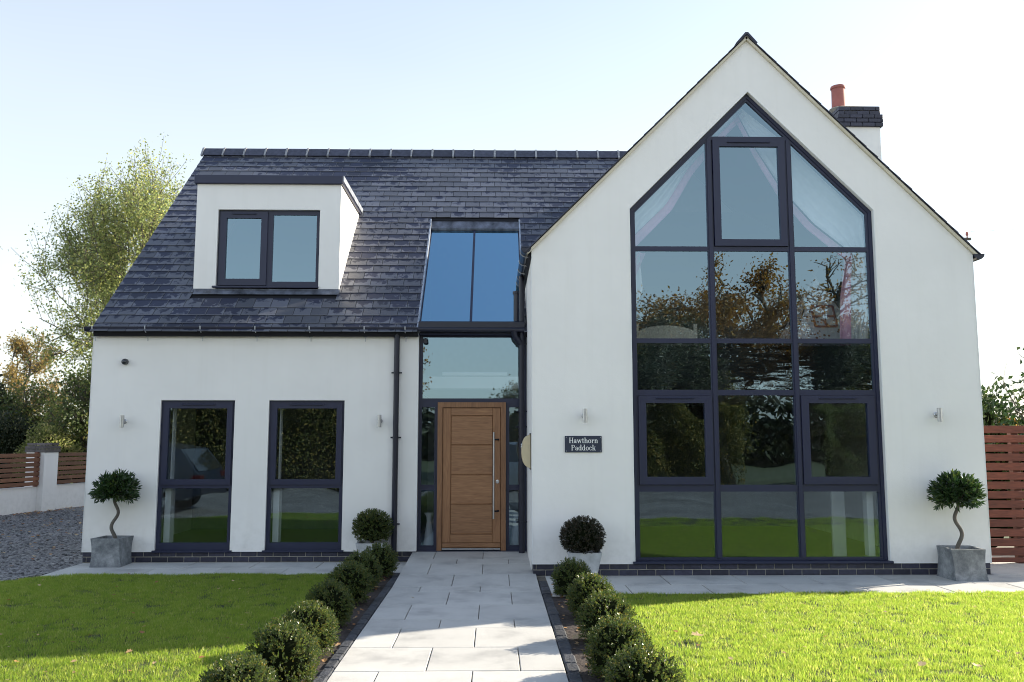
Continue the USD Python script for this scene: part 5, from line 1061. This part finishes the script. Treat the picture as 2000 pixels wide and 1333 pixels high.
pts, r = scatter(right_poly, 2.2, 22); litter('leaf_litter', np.column_stack([pts, right_z(pts[:, 0], pts[:, 1]) + 0.030]), 0.012, 0.026, 2, 'small brown leaves scattered over the right lawn')
pts, r = scatter(Polygon([(-13, -1), (-6.8, -1), (-5.8, 1.2), (-5.8, 12), (-10.9, 12), (-11.3, 9)]), 5, 23); litter('leaf_litter', np.column_stack([pts, 0 * pts[:, 0] - 0.05]), 0.02, 0.045, 3, 'orange leaves scattered over the gravel')
pts, r = scatter(Polygon([(-11.2, 9.5), (-10.6, 9.5), (-10.2, 14), (-10.8, 14)]), 40, 24); litter('leaf_litter', np.column_stack([pts, 0 * pts[:, 0] - 0.05]), 0.025, 0.05, 4, 'russet leaves drifted against the white boundary wall')
pts, r = scatter(unary_union([sbox(-1.70, -6, -1.24, 0.6), sbox(0.63, -6, 1.15, -0.5)]), 70, 25); litter('bark_mulch', np.column_stack([pts, 0 * pts[:, 0] - 0.008]), 0.012, 0.032, 5, 'bark chips and dry leaves under the box bushes')
r = np.random.default_rng(77)
for (x, y, s, lab) in [(1.645, -3.59, 0.060, 'large pink brown curled leaf near the right box bushes'), (3.02, -4.51, 0.040, 'red brown leaf standing up in the middle of the right lawn'), (3.38, -4.57, 0.045, 'pale curled leaf at the front of the right lawn'), (1.72, -4.30, 0.022, 'orange leaf left on the right lawn below the curled one'),
                       (2.38, -4.60, 0.022, 'small orange leaf at the front of the right lawn'), (0.70, -3.35, 0.065, 'pinkish leaf lying in the mulch of the right bed'), (-1.30, -0.85, 0.045, 'orange leaf lying in the mulch of the left bed'), (-0.85, -1.45, 0.022, 'small dry leaf on the shaded path slabs'),
                       (4.26, -4.44, 0.030, 'rust leaf right of centre on the right lawn'), (5.55, -4.1, 0.045, 'dark leaf by the right picture edge on the lawn')]:
    z = 0.0 if x < 0.8 else 0.06
    o = obj('fallen_leaf', dead_leaf((x, y, z), r.uniform(0, 6.28), s, r), 'fallen_leaf'); tag(o, lab, 'leaf', 'larger fallen leaves')
# loose stones on the gravel
pts, r = scatter(Polygon([(-12, -1.5), (-6.6, -1.3), (-5.75, 0.9), (-5.8, 9), (-10.9, 11), (-11.3, 9)]), 150, 31)
st = []
for k in range(4):
    m = trimesh.creation.icosphere(subdivisions=1, radius=0.018); v = m.vertices; m.vertices = v * (0.7 + 0.6 * meshkit.noise(v * 60 + k * 9, k))[:, None] * [1, .8, .55]; st.append(m)
simple('stone', (0.17, 0.165, 0.17), 0.8, isl=0.7)
n = len(pts); tag(instancer('gravel_stones', st, 'stone', np.column_stack([pts, np.full(n, -0.05)]), r.uniform(0, 6.28, n), np.repeat(r.uniform(.5, 1.5, (n, 1)), 3, 1), r.integers(0, 4, n)), 'loose grey stones of the gravel drive', 'gravel')
